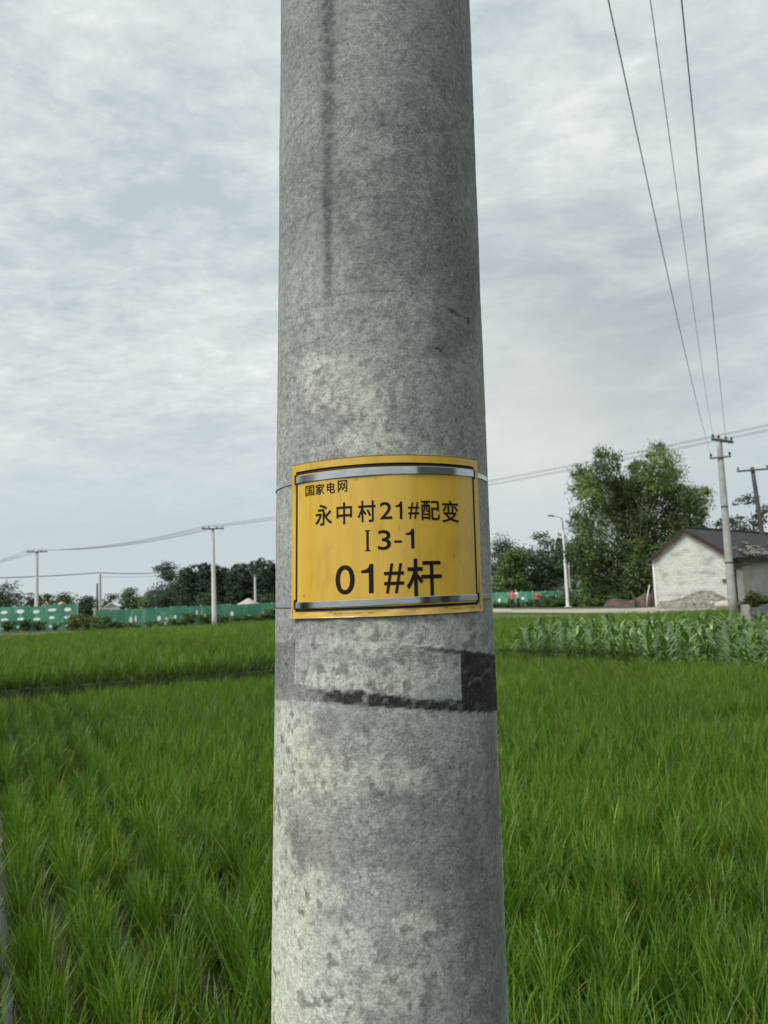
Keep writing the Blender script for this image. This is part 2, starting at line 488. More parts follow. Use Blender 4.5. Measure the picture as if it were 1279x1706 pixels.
v *= 1 - 0.30 * np.exp(-((tg + 39.5) / .35) ** 2) * sstep(2.27, 2.3, zg) * (1 - sstep(2.46, 2.5, zg)) * sstep(.35, .6, n2 + .1)
for b, k in (((41, 2.1655, 4.0, .0045), .62), ((48, 2.1625, 6, .0022), .5), ((55, 2.160, 1.8, .005), .66), ((30.6, 2.110, 1.4, .0022), .75), ((32.4, 2.1085, 1.2, .0014), .7), ((-33, 2.085, 2.0, .006), .4), ((46, 2.0, 1.2, .005), .35), ((34, 2.04, 1.5, .005), .3)):
    v *= 1 - k * blob(*b, wob=0.4)
# slightly coloured albedo
gr = 0.5 * up + 0.3 * (n4 - 0.3)
rgb = np.stack([v * (0.965 - 0.05 * gr), v * (1.0 + 0.012 * gr), v * (0.955 - 0.01 * gr)], -1)
rgb[..., 2] -= (0.018 * pale + .03 * lait) * v / 0.4
# scraped-off poster: tape and glue left on the concrete
jag = 0.005 * (fbm(u * 70 + 9, zg * 70, 83, 4) - 0.5) * 2
z_low = np.interp(tg, [-90, -76.3, -57.4, -47.3, -22.6, 0, 16.5, 38.6, 60.9, 100], [1.662, 1.6637, 1.6691, 1.6713, 1.6708, 1.6652, 1.6605, 1.6517, 1.6429, 1.632])
z_top = np.interp(tg, [-90, -71.5, -54.5, -47.9, 0.4, 17.2, 39.7, 66.7, 100], [1.736, 1.7387, 1.7435, 1.7454, 1.7396, 1.7339, 1.7241, 1.7136, 1.703])
lab_b = np.interp(tg, [-47.3, -32.3, -22.6, -10.9, 0, 16.6, 38.6], [1.6892, 1.6862, 1.6848, 1.6838, 1.6796, 1.6736, 1.6650])
band = sstep(-.0005, .0005, zg - z_low - .12 * jag) * (1 - sstep(-.001, .001, zg - z_top - jag * .5))
lab_l, lab_r = -47.3, 38.8
lab = sstep(lab_l - .4, lab_l + .4, tg) * (1 - sstep(lab_r - .4, lab_r + .4, tg)) * sstep(-.0008, .0008, zg - lab_b + jag * (1.1 - .8 * sstep(10, 30, tg)))
inside = lab
res = band * (1 - inside)
gum = sstep(0.30, 0.44, n2 * .6 + n3 * .4)
grey_side = res * (1 - sstep(-30, -24, tg + 3 * (n2 - .5)))
black = res * sstep(-34, -24, tg + 9 * (n3 - .5)) * (0.35 + 0.65 * np.maximum(gum, sstep(34, 42, tg)))
upper = sstep(-.0006, .0006, 0.0005 + .0024 * sstep(0, 38, tg) + jag * .22 - np.abs(zg - z_top + .0012)) * sstep(-8, 6, tg) * (.35 + .65 * sstep(5, 25, tg))
rgb *= (1 - 0.40 * grey_side * (0.45 + 1.1 * n3))[..., None]
blk = np.maximum(black, 0.85 * upper)
blk_col = 0.016 + 0.09 * sstep(.53, .70, n3 * .5 + n5 * .5) + .10 * sstep(.56, .66, n2 * .5 + n3 * .5) * (1 - sstep(30, 45, tg)) + 0.03 * sstep(0.5, .7, fbm(u * 20 + 3, zg * 120, 97, 3))
blk_col = blk_col * (1 - .45 * sstep(34, 44, tg))
rgb = rgb * (1 - 0.96 * blk)[..., None] + (0.96 * blk * blk_col)[..., None] * np.array([1, .98, .92])
edge_w = np.exp(-((tg - lab_l) / .45) ** 2) * sstep(1.690, 1.693, zg) * (1 - sstep(1.735, 1.742, zg)) * (0.35 + 0.65 * (1 - sstep(1.70, 1.715, zg)))
rgb += (edge_w * 0.32)[..., None]
scratch = np.exp(-((zg - 1.684 - .00022 * (tg - 45) * 3 + jag) / .0012) ** 2) * sstep(40, 46, tg) * res * .10
rgb += scratch[..., None]
rgb *= (1 + .45 * np.exp(-((tg - 77.0) / 1.0) ** 2) * (1 - blk))[..., None]  # highlight along the seam, painted into the colour
rgb = np.clip(rgb, 0.006, 0.62)
# skin with a raised mould seam down both sides
off = 0.0021 * np.exp(-((tg - 77.0) / 1.1) ** 2) + 0.0016 * (n1 - .5) * fine + 0.0006 * (n3 - .5) * fine - 0.0008 * st * fine
off = off + fine * (.0007 * inside * band + .0009 * np.minimum(blk, 1) * (.4 + .6 * n3) + .0012 * edge_w)
co = pole_xyz(tg, zg, off).reshape(-1, 3)
nt_, nz_ = len(TH), len(ZZ)
ii = np.arange(nz_ - 1)[:, None] * nt_; jj = np.arange(nt_)[None, :]; j2 = (jj + 1) % nt_
quads = np.stack([ii + jj, ii + j2, ii + nt_ + j2, ii + nt_ + jj], -1).reshape(-1, 4)
pole = empty('utility_pole', (PX0 + PAX * -1.8, PY0 + PAY * -1.8, 0))
tag(pole, 'big round concrete utility pole with the yellow number plate and black tape scraps', 'utility pole')


def adopt(o, root):
    """parent a mesh made in world space to its thing without moving it"""
    o.parent = root
    o.matrix_parent_inverse = Matrix.Translation(-root.location) if root.rotation_euler.z == 0 else (Matrix.Translation(root.location) @ Matrix.Rotation(root.rotation_euler.z, 4, 'Z')).inverted()
    return o


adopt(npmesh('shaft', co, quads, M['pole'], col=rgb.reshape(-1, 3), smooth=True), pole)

# number plate -------------------------------------------------------------
sign = empty('number_plate', tuple(pole_xyz(np.array(3.0), np.array(1.772)).tolist()))
tag(sign, 'yellow enamel number plate with black lettering strapped round the big concrete pole', 'sign')
PT0, PT1, PZ0, PZ1 = -48.6, 55.2, 1.7722, 1.9690
PT_O = 0.0032


def plate_off(th, z):
    e = np.maximum(sstep(-44, -49, th), sstep(50, 56, th))
    return PT_O + 0.0016 * e + 0.0006 * np.sin(th * 0.13 + 1.0) + 0.0010 * sstep(1.785, 1.772, z) * (0.4 + 0.6 * np.sin(th * .35))


def bent(name, th0, th1, z0, z1, lift, mat, thick=0.0008, nth=120, nz=2, col=None, zfun=None):
    th = np.linspace(th0, th1, nth); zz = np.linspace(z0, z1, nz)
    a, b = np.meshgrid(th, zz)
    bz = b if zfun is None else zfun(a, b)
    front = pole_xyz(a, bz, plate_off(a, b) + lift); back = pole_xyz(a, bz, plate_off(a, b) + lift - thick)
    n = nth * nz
    i = np.arange(nz - 1)[:, None] * nth; j = np.arange(nth - 1)[None, :]
    q = np.stack([i + j, i + j + 1, i + nth + j + 1, i + nth + j], -1).reshape(-1, 4)
    per = list(range(nth)) + [nth * (k + 1) - 1 for k in range(1, nz)] + [n - 1 - k for k in range(1, nth)] + [nth * (nz - 1 - k) for k in range(1, nz - 1)]
    rim = [(per[k], per[(k + 1) % len(per)], n + per[(k + 1) % len(per)], n + per[k]) for k in range(len(per))]
    allq = np.concatenate([q, q[:, ::-1] + n, np.array(rim)])
    c = None if col is None else np.concatenate([col(a, b).reshape(-1, 3)] * 2)
    return adopt(npmesh(name, np.concatenate([front.reshape(-1, 3), back.reshape(-1, 3)]), allq, mat, col=c, smooth=False), sign)


def plate_col(a, b):
    x = np.radians(a) * .15
    y = np.array([0.60, 0.375, 0.050]); base_c = np.ones(a.shape + (3,)) * y
    base_c *= (1 + 0.10 * (fbm(x * 40 + 9, b * 6, 5, 3) - .5))[..., None]
    dirt = fbm(x * 25 + 4, b * 25, 61, 4) * .6 + fbm(x * 160 + 4, b * 40, 63, 3) * .4
    base_c *= (1 - .13 * sstep(.54, .74, dirt) - .06 * sstep(.5, .62, fbm(x * 140 + 4, b * 5, 67, 3)))[..., None]
    for a_, z_, w_, h_ in ((-11.5, 1.9405, .7, .0012), (-2.5, 1.9405, .6, .001), (-26, 1.942, .3, .001), (36, 1.842, .35, .0016), (-40, 1.80, .5, .001), (8, 1.878, .25, .004), (44, 1.90, .3, .0008), (22, 1.93, .25, .0007)):
        base_c *= (1 - .62 * np.exp(-((a - a_) / w_) ** 2 - ((b - z_) / h_) ** 2))[..., None]
    # film torn along the lower edge and lower right corner: brown tear line
    zt = 1.7790 + 0.0030 * (fbm(x * 55 + 3, b * 0 + 2, 41, 4) - .5) * 2 + .0014 * np.sin(a * .12)
    torn = 1 - sstep(-.0004, .0004, b - zt)
    base_c = base_c * (1 - torn)[..., None] + torn[..., None] * np.array([0.60, 0.39, 0.10]) * (0.85 + .4 * fbm(x * 90 + 3, b * 300, 47, 3))[..., None]
    tear = np.exp(-((b - zt) / .0007) ** 2) * (0.3 + 0.9 * fbm(x * 30 + 8, b * 0, 51, 2))
    xr = 53.2 + 1.2 * (fbm(b * 90, a * 0 + 5, 53, 3) - .5)
    tear = np.maximum(tear, np.exp(-((a - xr) / .45) ** 2) * (1 - sstep(1.81, 1.83, b)))
    tear = np.maximum(tear, np.exp(-((a + 47.0 + .8 * fbm(b * 120, a * 0, 57, 3)) / .35) ** 2) * (1 - sstep(1.786, 1.80, b)) * .8)
    tear = np.maximum(tear, .55 * np.exp(-((b - PZ0) / .0009) ** 2))
    return base_c * (1 - .80 * np.clip(tear, 0, 1))[..., None] + np.clip(tear, 0, 1)[..., None] * np.array([.10, .045, .012]) * .5


bent('plate', PT0, PT1, PZ0, PZ1, 0.0, M['plate'], 0.0014, 240, 120, plate_col)
BL0, BL1, BZ0, BZ1 = -45.6, 51.6, 1.7838, 1.9590
bent('border', BL0, BL0 + 1.0, BZ0, BZ1 - .0035, 0.0004, M['ink'], .0003, 3, 30)
bent('border', BL1 - 1.0, BL1, BZ0, BZ1 - .0035, 0.0004, M['ink'], .0003, 3, 30)
bent('border', BL0, BL1, BZ1 - .0042, BZ1, 0.0004, M['ink'], .0003, 120, 2)
bent('border', BL0, BL1, BZ0 - .0032, BZ0, 0.0004, M['ink'], .0003, 120, 2)
# slots where the straps dive behind the plate
for zc_ in (1.9490, 1.7893):
    for a0 in (BL0 - 1.0, BL1 - .2):
        bent('strap_slot', a0, a0 + 1.2, zc_ - .0062, zc_ + .0062, 0.0005, M['ink'], .0003, 4, 4)
for zc_, hh in ((1.9490, 0.0048), (1.7893, 0.0040)):
    th = np.linspace(-180, 180, 361)[:-1]
    on = sstep(BL0 - 0.6, BL0 + 0.2, th) * (1 - sstep(BL1 - .2, BL1 + .6, th))
    o_ = 0.0010 + on * (plate_off(th, zc_ + 0 * th) + .0008 - .0010 + .0010 * np.sin(th * .09 + zc_ * 40) ** 2)
    zo = zc_ + 0.0007 * np.sin(np.radians(th) * 2.0)
    rows = [pole_xyz(th, zo + s * hh * (.72 + .28 * on), o_ + b) for s, b in ((-1, 0), (-.9, .0003), (.9, .0003), (1, 0))]
    n = len(th); rows = [rows[0], rows[1], rows[1], rows[2], rows[2], rows[3]]; co_ = np.concatenate(rows)
    i = np.array([0, 2, 4])[:, None] * n; j = np.arange(n)[None, :]
    q = np.stack([i + j, i + (j + 1) % n, i + n + (j + 1) % n, i + n + j], -1).reshape(-1, 4)
    adopt(npmesh('steel_strap', co_, q, M['strap'], smooth=True), sign)

# lettering: text turned to mesh, cut fine and bent round the pole
TEXT = [
    [('国', -39.1, -33.7, 1.9256, 1.9388), ('家', -32.9, -27.8, 1.9255, 1.9393), ('电', -26.5, -22.2, 1.9258, 1.94), ('网', -20.8, -16.0, 1.9263, 1.9408)],
    [('永', -32.9, -23.9, 1.8864, 1.9126), ('中', -21.5, -13.8, 1.8859, 1.9131), ('村', -11.0, -2.7, 1.8867, 1.9135), ('2', -0.8, 4.8, 1.8894, 1.9103), ('1', 6.4, 9.5, 1.8889, 1.9104), ('#', 12.3, 17.6, 1.8889, 1.9095), ('配', 18.5, 28.3, 1.8872, 1.9113), ('变', 29.6, 39.6, 1.8846, 1.9117)],
    [('I', -7.8, -5.4, 1.8511, 1.8768), ('3', -1.9, 4.0, 1.852, 1.8759), ('-', 5.5, 9.1, 1.8601, 1.8627), ('1', 10.9, 14.9, 1.8525, 1.8765)],
    [('0', -22.1, -12.8, 1.8001, 1.8355), ('1', -9.7, -4.1, 1.8003, 1.8355), ('#', 0.7, 9.7, 1.7992, 1.8351), ('杆', 11.0, 28.5, 1.7945, 1.84)],
]
BOLD = [0.008, 0.011, 0.010, 0.011]          # how far strokes are fattened, in heights of the letter


def glyph(ch):
    if ch == 'I':                                   # serifed capital
        q = []
        for x0, y0, x1, y1 in ((.27, .05, .73, .95), (0, 0, 1, .05), (0, .95, 1, 1)):
            q.append(([(x0, y0), (x1, y0), (x1, y1), (x0, y1)]))
        vs = [(*p, 0) for f in q for p in f]
        return vs, [(0, 1, 2, 3), (4, 5, 6, 7), (8, 9, 10, 11)]
    if ch == '1':                                   # flagged figure one
        vs = [(.62, 0, 0), (1, 0, 0), (1, 1, 0), (.70, 1, 0), (.62, .90, 0), (.42, .82, 0), (0, .785, 0), (0, .70, 0), (.62, .70, 0)]
        return vs, [(0, 1, 2, 8), (8, 2, 3, 4), (8, 4, 5), (8, 5, 6), (8, 6, 7)]
    cu = bpy.data.curves.new('glyph', 'FONT'); cu.body = ch; cu.size = 1.0
    cu.resolution_u = 6; cu.fill_mode = 'FRONT'
    ob = bpy.data.objects.new('glyph', cu); COL.objects.link(ob)
    dg = bpy.context.evaluated_depsgraph_get()
    me = bpy.data.meshes.new_from_object(ob.evaluated_get(dg))
    vs = [tuple(v.co) for v in me.vertices]; fs = [tuple(p.vertices) for p in me.polygons]
    bpy.data.objects.remove(ob); bpy.data.curves.remove(cu); bpy.data.meshes.remove(me)
    return vs, fs


import bmesh
for line, wgt in zip(TEXT, BOLD):
    bm = bmesh.new()
    for ch, a0, a1, z0, z1 in line:
        vs, fs = glyph(ch)
        x0, x1 = min(p[0] for p in vs), max(p[0] for p in vs); y0, y1 = min(p[1] for p in vs), max(p[1] for p in vs)
        fat = (wgt if ord(ch) > 255 else (0.0 if ch in 'I1-' else wgt * .55)) * (z1 - z0)
        fa = math.degrees(fat / .153)
        for k, (sx, sy) in enumerate(((0, 0), (-1, -1), (1, -1), (1, 1), (-1, 1)) if fat else ((0, 0),)):
            bvs = [bm.verts.new((a0 + fa + (p[0] - x0) / (x1 - x0) * (a1 - a0 - 2 * fa) + sx * fa, z0 + fat + (p[1] - y0) / (y1 - y0) * (z1 - z0 - 2 * fat) + sy * fat, k * .00004)) for p in vs]
            for f in fs:
                try: bm.faces.new([bvs[i] for i in f])
                except ValueError: pass
    bmesh.ops.triangulate(bm, faces=bm.faces[:], ngon_method='EAR_CLIP')
    for a in np.arange(-44, 46, 1.0):
        bmesh.ops.bisect_plane(bm, geom=bm.verts[:] + bm.edges[:] + bm.faces[:], plane_co=(float(a) + .013, 0, 0), plane_no=(1, 0, 0))
    for v_ in bm.verts:
        a, z, up_ = v_.co
        v_.co = pole_xyz(np.array(a), np.array(z), plate_off(np.array(a), np.array(z)) + 0.0004 + up_).tolist()
    me = bpy.data.meshes.new('lettering'); bm.to_mesh(me); bm.free()
    o = link_mesh('lettering', me, M['ink'])
    adopt(o, sign)

# ---------------------------------------------------------------- rice
def blades(root, az, L, lean, bend, w, col, tipcol, nseg=4, twist=None):
    """curved grass blades as strips; every argument one value per blade"""
    n = len(root); k = nseg + 1
    s = np.linspace(0, 1, k)[None, :]
    ang = lean[:, None] + bend[:, None] * s ** 1.6
    ds = L[:, None] / nseg
    hx = np.concatenate([np.zeros((n, 1)), np.cumsum(np.sin(ang[:, :-1]) * ds, 1)], 1)
    hz = np.concatenate([np.zeros((n, 1)), np.cumsum(np.cos(ang[:, :-1]) * ds, 1)], 1)
    d = np.stack([np.cos(az), np.sin(az)], -1)
    tw = az + np.pi / 2 + (twist if twist is not None else 0)
    side = np.stack([np.cos(tw), np.sin(tw)], -1)
    wid = w[:, None] * np.minimum(0.45 + 2.2 * s, 1) * (1 - s ** 2.4) * 0.5 + 0.0004
    ctr = np.concatenate([root[:, None, :2] + hx[..., None] * d[:, None, :], (root[:, None, 2] + hz)[..., None]], -1)
    off = np.concatenate([side[:, None, :] * wid[..., None], np.zeros((n, k, 1))], -1)
    co = np.stack([ctr - off, ctr + off], 2).reshape(-1, 3)
    b = (np.arange(n) * k * 2)[:, None] + (np.arange(nseg) * 2)[None, :]
    q = np.stack([b, b + 1, b + 3, b + 2], -1).reshape(-1, 4)
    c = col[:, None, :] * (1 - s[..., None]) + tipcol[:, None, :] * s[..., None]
    c = np.repeat(c, 2, axis=1).reshape(-1, 3)
    return co, q, c


def inside_poly(p, poly):
    x, y = p[:, 0], p[:, 1]; r = np.zeros(len(p), bool); n = len(poly)
    for i in range(n):
        (x0, y0), (x1, y1) = poly[i], poly[(i + 1) % n]
        c = ((y0 > y) != (y1 > y)) & (x < (x1 - x0) * (y - y0) / (y1 - y0 + 1e-12) + x0)
        r ^= c
    return r


ROWD = np.array([math.sin(RAD(-27.6)), math.cos(RAD(-27.6))]); ROWN = np.array([ROWD[1], -ROWD[0]])


def rice_hills(poly, row, hill, jit, extra=None):
    P = np.array(poly); lo, hi = P.min(0) - 1, P.max(0) + 1
    c = (lo + hi) / 2; R = np.linalg.norm(hi - lo) / 2
    a = np.arange(-R, R, row); b = np.arange(-R, R, hill)
    A, B = np.meshgrid(a, b); A = A.ravel(); B = B.ravel()
    A = A + RNG.normal(0, jit * row, A.shape); B = B + RNG.uniform(-.5, .5, B.shape) * hill
    s0 = round(float(c @ ROWN) / row) * row; A = A + s0
    p = A[:, None] * ROWN + (B + c @ ROWD)[:, None] * ROWD
    k = inside_poly(p, poly)
    return p[k], A[k]


def rice_field(name, p, z, per, L, width, nseg, label_kind='stuff', lean=(0.05, 0.34), bend=(0.25, 1.0), hues=None, spread=0.035, tone=None, root_tone=.6):
    n = len(p) * per
    root = np.repeat(p, per, 0) + RNG.normal(0, spread, (n, 2))
    root = np.concatenate([root, np.full((n, 1), z)], 1)
    az = RNG.uniform(0, 2 * np.pi, n)
    hl = np.repeat(RNG.normal(1, .11, len(p)), per)
    patch = fbm(root[:, 0] * .55 + 30, root[:, 1] * .55 + 30, 205, 3)
    Ls = L * hl * RNG.uniform(.55, 1.12, n) * (0.92 + 0.16 * patch)
    le = RNG.uniform(*lean, n); be = RNG.uniform(*bend, n) * np.where(RNG.random(n) < .12, 1.9, 1.0)
    w = width * RNG.uniform(.65, 1.25, n)
    g = RNG.random(n)[:, None]
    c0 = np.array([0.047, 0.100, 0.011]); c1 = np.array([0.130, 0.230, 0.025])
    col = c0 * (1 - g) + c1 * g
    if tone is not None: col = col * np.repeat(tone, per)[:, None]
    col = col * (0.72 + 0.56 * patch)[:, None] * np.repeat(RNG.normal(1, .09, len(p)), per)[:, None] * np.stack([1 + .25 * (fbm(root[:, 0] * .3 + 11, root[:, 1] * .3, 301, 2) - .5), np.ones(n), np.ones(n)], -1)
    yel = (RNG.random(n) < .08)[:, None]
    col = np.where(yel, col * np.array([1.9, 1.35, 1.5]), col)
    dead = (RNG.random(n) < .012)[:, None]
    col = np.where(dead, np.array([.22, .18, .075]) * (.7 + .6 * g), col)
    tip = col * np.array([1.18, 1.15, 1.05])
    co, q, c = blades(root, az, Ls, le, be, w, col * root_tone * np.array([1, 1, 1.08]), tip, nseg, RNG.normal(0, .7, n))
    o = npmesh(name, co, q, M['rice'], col=c)
    if label_kind: o['kind'] = label_kind
    return o


s_gap = [float(np.array(gpt(*q)[:2]) @ ROWN) for q in ((257, 1573), (36, 1591))]
near_fill = [(-9.5, 1.85), (3.8, 1.85), (8.5, 10.3)] + [(p.x, p.y - .10) for p in reversed(BUND)] + [(-15, 9)]
hp, hs = rice_hills(near_fill, 0.21, 0.12, 0.11)
hp = hp + RNG.normal(0, .055, len(hs))[:, None] * ROWN
LEFT_S = s_gap[0] + .48                       # beyond this line the rows were planted wider apart
hpl, hsl = rice_hills(near_fill, 0.275, 0.11, 0.10)
hp = np.concatenate([hp[hs > LEFT_S], hpl[hsl <= LEFT_S]]); hs = np.concatenate([hs[hs > LEFT_S], hsl[hsl <= LEFT_S]])
keep = np.ones(len(hp), bool)
keep &= ~((np.abs(hs - s_gap[0]) < .07) & (RNG.random(len(hp)) < .45))
keep &= ~((np.abs(hs - s_gap[1] + .02) < .055) & (RNG.random(len(hp)) < .75))
keep &= (np.abs(hp[:, 0]) < 0.66 * hp[:, 1] + 1.4)
hp, hs = hp[keep], hs[keep]
dist = np.hypot(hp[:, 0], hp[:, 1])
NEAR = dist < 6.0
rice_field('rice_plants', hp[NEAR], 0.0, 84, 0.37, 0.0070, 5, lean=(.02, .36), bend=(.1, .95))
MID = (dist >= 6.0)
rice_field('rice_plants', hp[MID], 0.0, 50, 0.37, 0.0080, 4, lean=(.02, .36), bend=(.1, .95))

# far paddies: a slightly higher terrace behind the bund, then more fields up to the soil strip
T2 = 0.35
far_l = [gpt(-330, 1066, .68), gpt(0, 1057.5, .66), gpt(300, 1043, .66), gpt(500, 1032, .66)]
ter = [(p.x * 1.0, p.y + .40) for p in BUND[:3]] + [(1.0, 16.6), (2.0, 34)] + [(p.x, p.y) for p in reversed(far_l)]
sheet('paddy_terrace', ter, T2, M['bank_soil'], thick=0.38, skirt=0.04)
rt = [(1.4, 16.5), (2.9, 16.8), (3.7, 25.6), (26, 25.6), (26, 40), (2.8, 40)]
hp2, _ = rice_hills(ter, 0.28, 0.24, 0.2)
kv = (np.abs(hp2[:, 0]) < 0.66 * hp2[:, 1] + 2)
hp2 = hp2[kv]
d2 = np.hypot(hp2[:, 0], hp2[:, 1])
split = 18.3 + hp2[:, 0] * .13
gap = np.abs(hp2[:, 1] - split) < .5
lightf = np.where(hp2[:, 1] > split, 1.14, 1.04)
rice_field('rice_plants', hp2[~gap], T2, 30, 0.42, 0.011, 3, root_tone=.34, spread=.055, tone=lightf[~gap])  # darker blade roots paint the shade of the terrace's front face
hp3, _ = rice_hills(rt, 0.30, 0.26, 0.2)
hp3 = hp3[np.abs(hp3[:, 0]) < .62 * hp3[:, 1] + 1]
rice_field('rice_plants', hp3, 0.0, 18, 0.42, 0.015, 3, spread=.05, tone=np.full(len(hp3), 1.05))
# grass bund between the paddies, blades coloured darker to shade the terrace step
bp = []
for i in range(4):
    a, b = BUND[i], BUND[i + 1]
    m = int((b - a).length / .07)
    for k in range(m):
        q = a.lerp(b, k / m); bp.append((q.x + random.gauss(0, .08), q.y + .12 + random.gauss(0, .06)))
bp = np.array(bp); bp = bp[(np.abs(bp[:, 0]) < .66 * bp[:, 1] + 1)]
lip = bp + np.array([0, .47])
face = bp + np.array([0, .20])
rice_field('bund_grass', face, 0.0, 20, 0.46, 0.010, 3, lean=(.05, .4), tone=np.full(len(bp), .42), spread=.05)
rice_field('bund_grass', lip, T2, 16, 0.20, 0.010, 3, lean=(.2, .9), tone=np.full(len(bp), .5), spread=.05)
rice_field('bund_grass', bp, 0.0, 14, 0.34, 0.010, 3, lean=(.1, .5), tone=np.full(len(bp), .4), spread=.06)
# bare soil strip before the hoardings, and the pale track on the other side
L0, L1 = gpt(-300, 1075), gpt(480, 1041)
sheet('soil_strip', [(far_l[0].x - 3, far_l[0].y + 1), (4, 36.0), (2, 62), (L0.x - 10, L0.y + 24)], 0.012, M['bare_soil'])
tr = [gpt(700, 1019), gpt(900, 1021), gpt(1000, 1021.5), gpt(1080, 1022.5), gpt(1180, 1025), gpt(1300, 1026), gpt(1300, 1012), gpt(1150, 1010), gpt(1040, 1014), gpt(900, 1015), gpt(700, 1013)]
sheet('dirt_track', [(p.x, p.y) for p in tr], 0.014, M['track'])


# ---------------------------------------------------------------- trees
def leaf_cards(centres, size, col, aspect=1.6, droop=0.0, up=0.5, outward=None):
    n = len(centres)
    nrm = RNG.normal(0, 1, (n, 3)); nrm[:, 2] = np.abs(nrm[:, 2]) + up
    if outward is not None: nrm += outward * .9
    nrm /= np.linalg.norm(nrm, axis=1)[:, None]
    a = np.cross(nrm, RNG.normal(0, 1, (n, 3))); a /= np.linalg.norm(a, axis=1)[:, None]
    a[:, 2] -= droop; a /= np.linalg.norm(a, axis=1)[:, None]
    b = np.cross(nrm, a); b /= np.linalg.norm(b, axis=1)[:, None] + 1e-9
    L = (size * RNG.uniform(.6, 1.3, n))[:, None]; W = L / aspect
    p0, p1, p2, p3 = centres - a * L * .5, centres + b * W * .5 + nrm * W * .08, centres + a * L * .5, centres - b * W * .5 + nrm * W * .08
    co = np.stack([p0, p1, p2, p3], 1).reshape(-1, 3)
    q = np.arange(n * 4).reshape(-1, 4)
    return co, q, np.repeat(col, 4, 0)


def crown(blobs, n, size, c_dark, c_light, seed, aspect=1.6, droop=0.0, shell=.55):
    """leaf clumps spread through a few dozen ragged lobes"""
    r = np.random.default_rng(seed)
    P, Cc, O = [], [], []
    n = int(n * 3.2); size = size * .70
    vol = np.array([b[3] ** 2 for b in blobs]); vol /= vol.sum()
    for b, f in zip(blobs, vol):
        k = max(8, int(n * f)); c = np.array(b[:3])
        sub = max(4, int(k / 34))
        sc = r.normal(0, 1, (sub, 3)); sc /= np.linalg.norm(sc, axis=1)[:, None]
        sc *= (b[3] * (shell + (1.08 - shell) * r.random(sub) ** .6))[:, None]
        if len(b) > 4: sc[:, 2] *= b[4]
        idx = r.integers(0, sub, k)
        spread = b[3] * .36
        p = c + sc[idx] + r.normal(0, 1, (k, 3)) * spread * np.array([1, 1, .6])
        tone = r.normal(.5, .30, sub)[idx]
        tone = np.clip(tone + r.normal(0, .16, k), 0, 1)[:, None]
        P.append(p); Cc.append(np.array(c_dark) * (1 - tone) + np.array(c_light) * tone)
        o_ = p - c; O.append(o_ / (np.linalg.norm(o_, axis=1)[:, None] + 1e-6))
    return leaf_cards(np.concatenate(P), size, np.concatenate(Cc), aspect, droop, .3, np.concatenate(O))


def trunk_mesh(h, r0, limbs, seed):
    rr = random.Random(seed); mb = MB()
    pts = [Vector((rr.gauss(0, .03) * h * .3 * i / 5, rr.gauss(0, .03) * h * .3 * i / 5, h * i / 5)) for i in range(6)]
    pts[0] = Vector((0, 0, -.1))
    mb.tube(pts, [r0 * (1.25 if i == 0 else 1 - .72 * i / 5) for i in range(6)], 8)
    for k in range(limbs):
        s = pts[2 + k % 3]; w = rr.uniform(0, 6.28); ln = h * rr.uniform(.35, .6)
        e = s + Vector((math.cos(w) * ln * .7, math.sin(w) * ln * .7, ln * .75))
        m = s.lerp(e, .5) + Vector((0, 0, -.06 * ln))
        mb.tube([s, m, e], [r0 * .45, r0 * .3, r0 * .1], 6)
    return mb


def tree(name, label, loc, h, w, n, size, cd, cl, seed, kind='round', group=None, cat='tree'):
    rr = random.Random(seed)
    root = empty(name, loc, rr.uniform(0, 6.28))
    tag(root, label, cat, group)
    bl = []
    if kind == 'round':
        for i in range(30):
            a = rr.uniform(0, 6.28); zf = rr.uniform(.10, .93) if i > 9 else rr.uniform(.06, .3)
            rad = w / 2 * math.sqrt(max(.05, 1 - ((zf - .45) / .58) ** 2)) * rr.uniform(.35, .95)
            bl.append((math.cos(a) * rad * .75, math.sin(a) * rad * .75, zf * h, w * rr.uniform(.14, .25), .8))
        bl.append((0, 0, h * .52, w * .33, .9)); bl.append((0, 0, h * .25, w * .30, .8)); bl.append((rr.uniform(-.1, .1) * w, 0, h * .9, w * .14, .8))
    elif kind == 'poplar':
        for i in range(24):
            zf = .04 + .92 * i / 23
            rad = w / 2 * (.22 + .78 * math.sin(min(1, (1.02 - zf) * 1.35) * 1.57)) * .66
            a = rr.uniform(0, 6.28)
            bl.append((math.cos(a) * rad * .45, math.sin(a) * rad * .45, zf * h * .97, rad * 1.25 + .22, 1.25))
    elif kind == 'layer':
        for i in range(16):
            zf = rr.choice([.34, .48, .62, .76, .9]) + rr.uniform(-.04, .04); a = rr.uniform(0, 6.28)
            rad = w / 2 * (1.05 - .65 * zf) * rr.uniform(.4, 1.1)
            bl.append((math.cos(a) * rad, math.sin(a) * rad, zf * h, w * rr.uniform(.13, .2), .42))
        bl.append((0, 0, h * .5, w * .22, 1.2))
    elif kind == 'bush':
        for i in range(12):
            a = rr.uniform(0, 6.28); rad = w / 2 * rr.uniform(.1, .8)
            bl.append((math.cos(a) * rad, math.sin(a) * rad, h * rr.uniform(.2, .8) * (1 - .4 * rad / w), w * rr.uniform(.13, .24), .8))
    co, q, c = crown(bl, n, size, cd, cl, seed)
    npmesh('crown' if kind != 'bush' else 'foliage', co, q, M['leaf'], root, col=c)
    tm = trunk_mesh(h * (.72 if kind != 'bush' else .5), max(.035, h * (.018 if kind != 'bush' else .012)), 6 if kind != 'bush' else 3, seed)
    tm.build('trunk' if kind != 'bush' else 'stem', M['bark'], root, smooth=True)
    return root


def hgt(px, py, d): return dpt(px, py, d).z


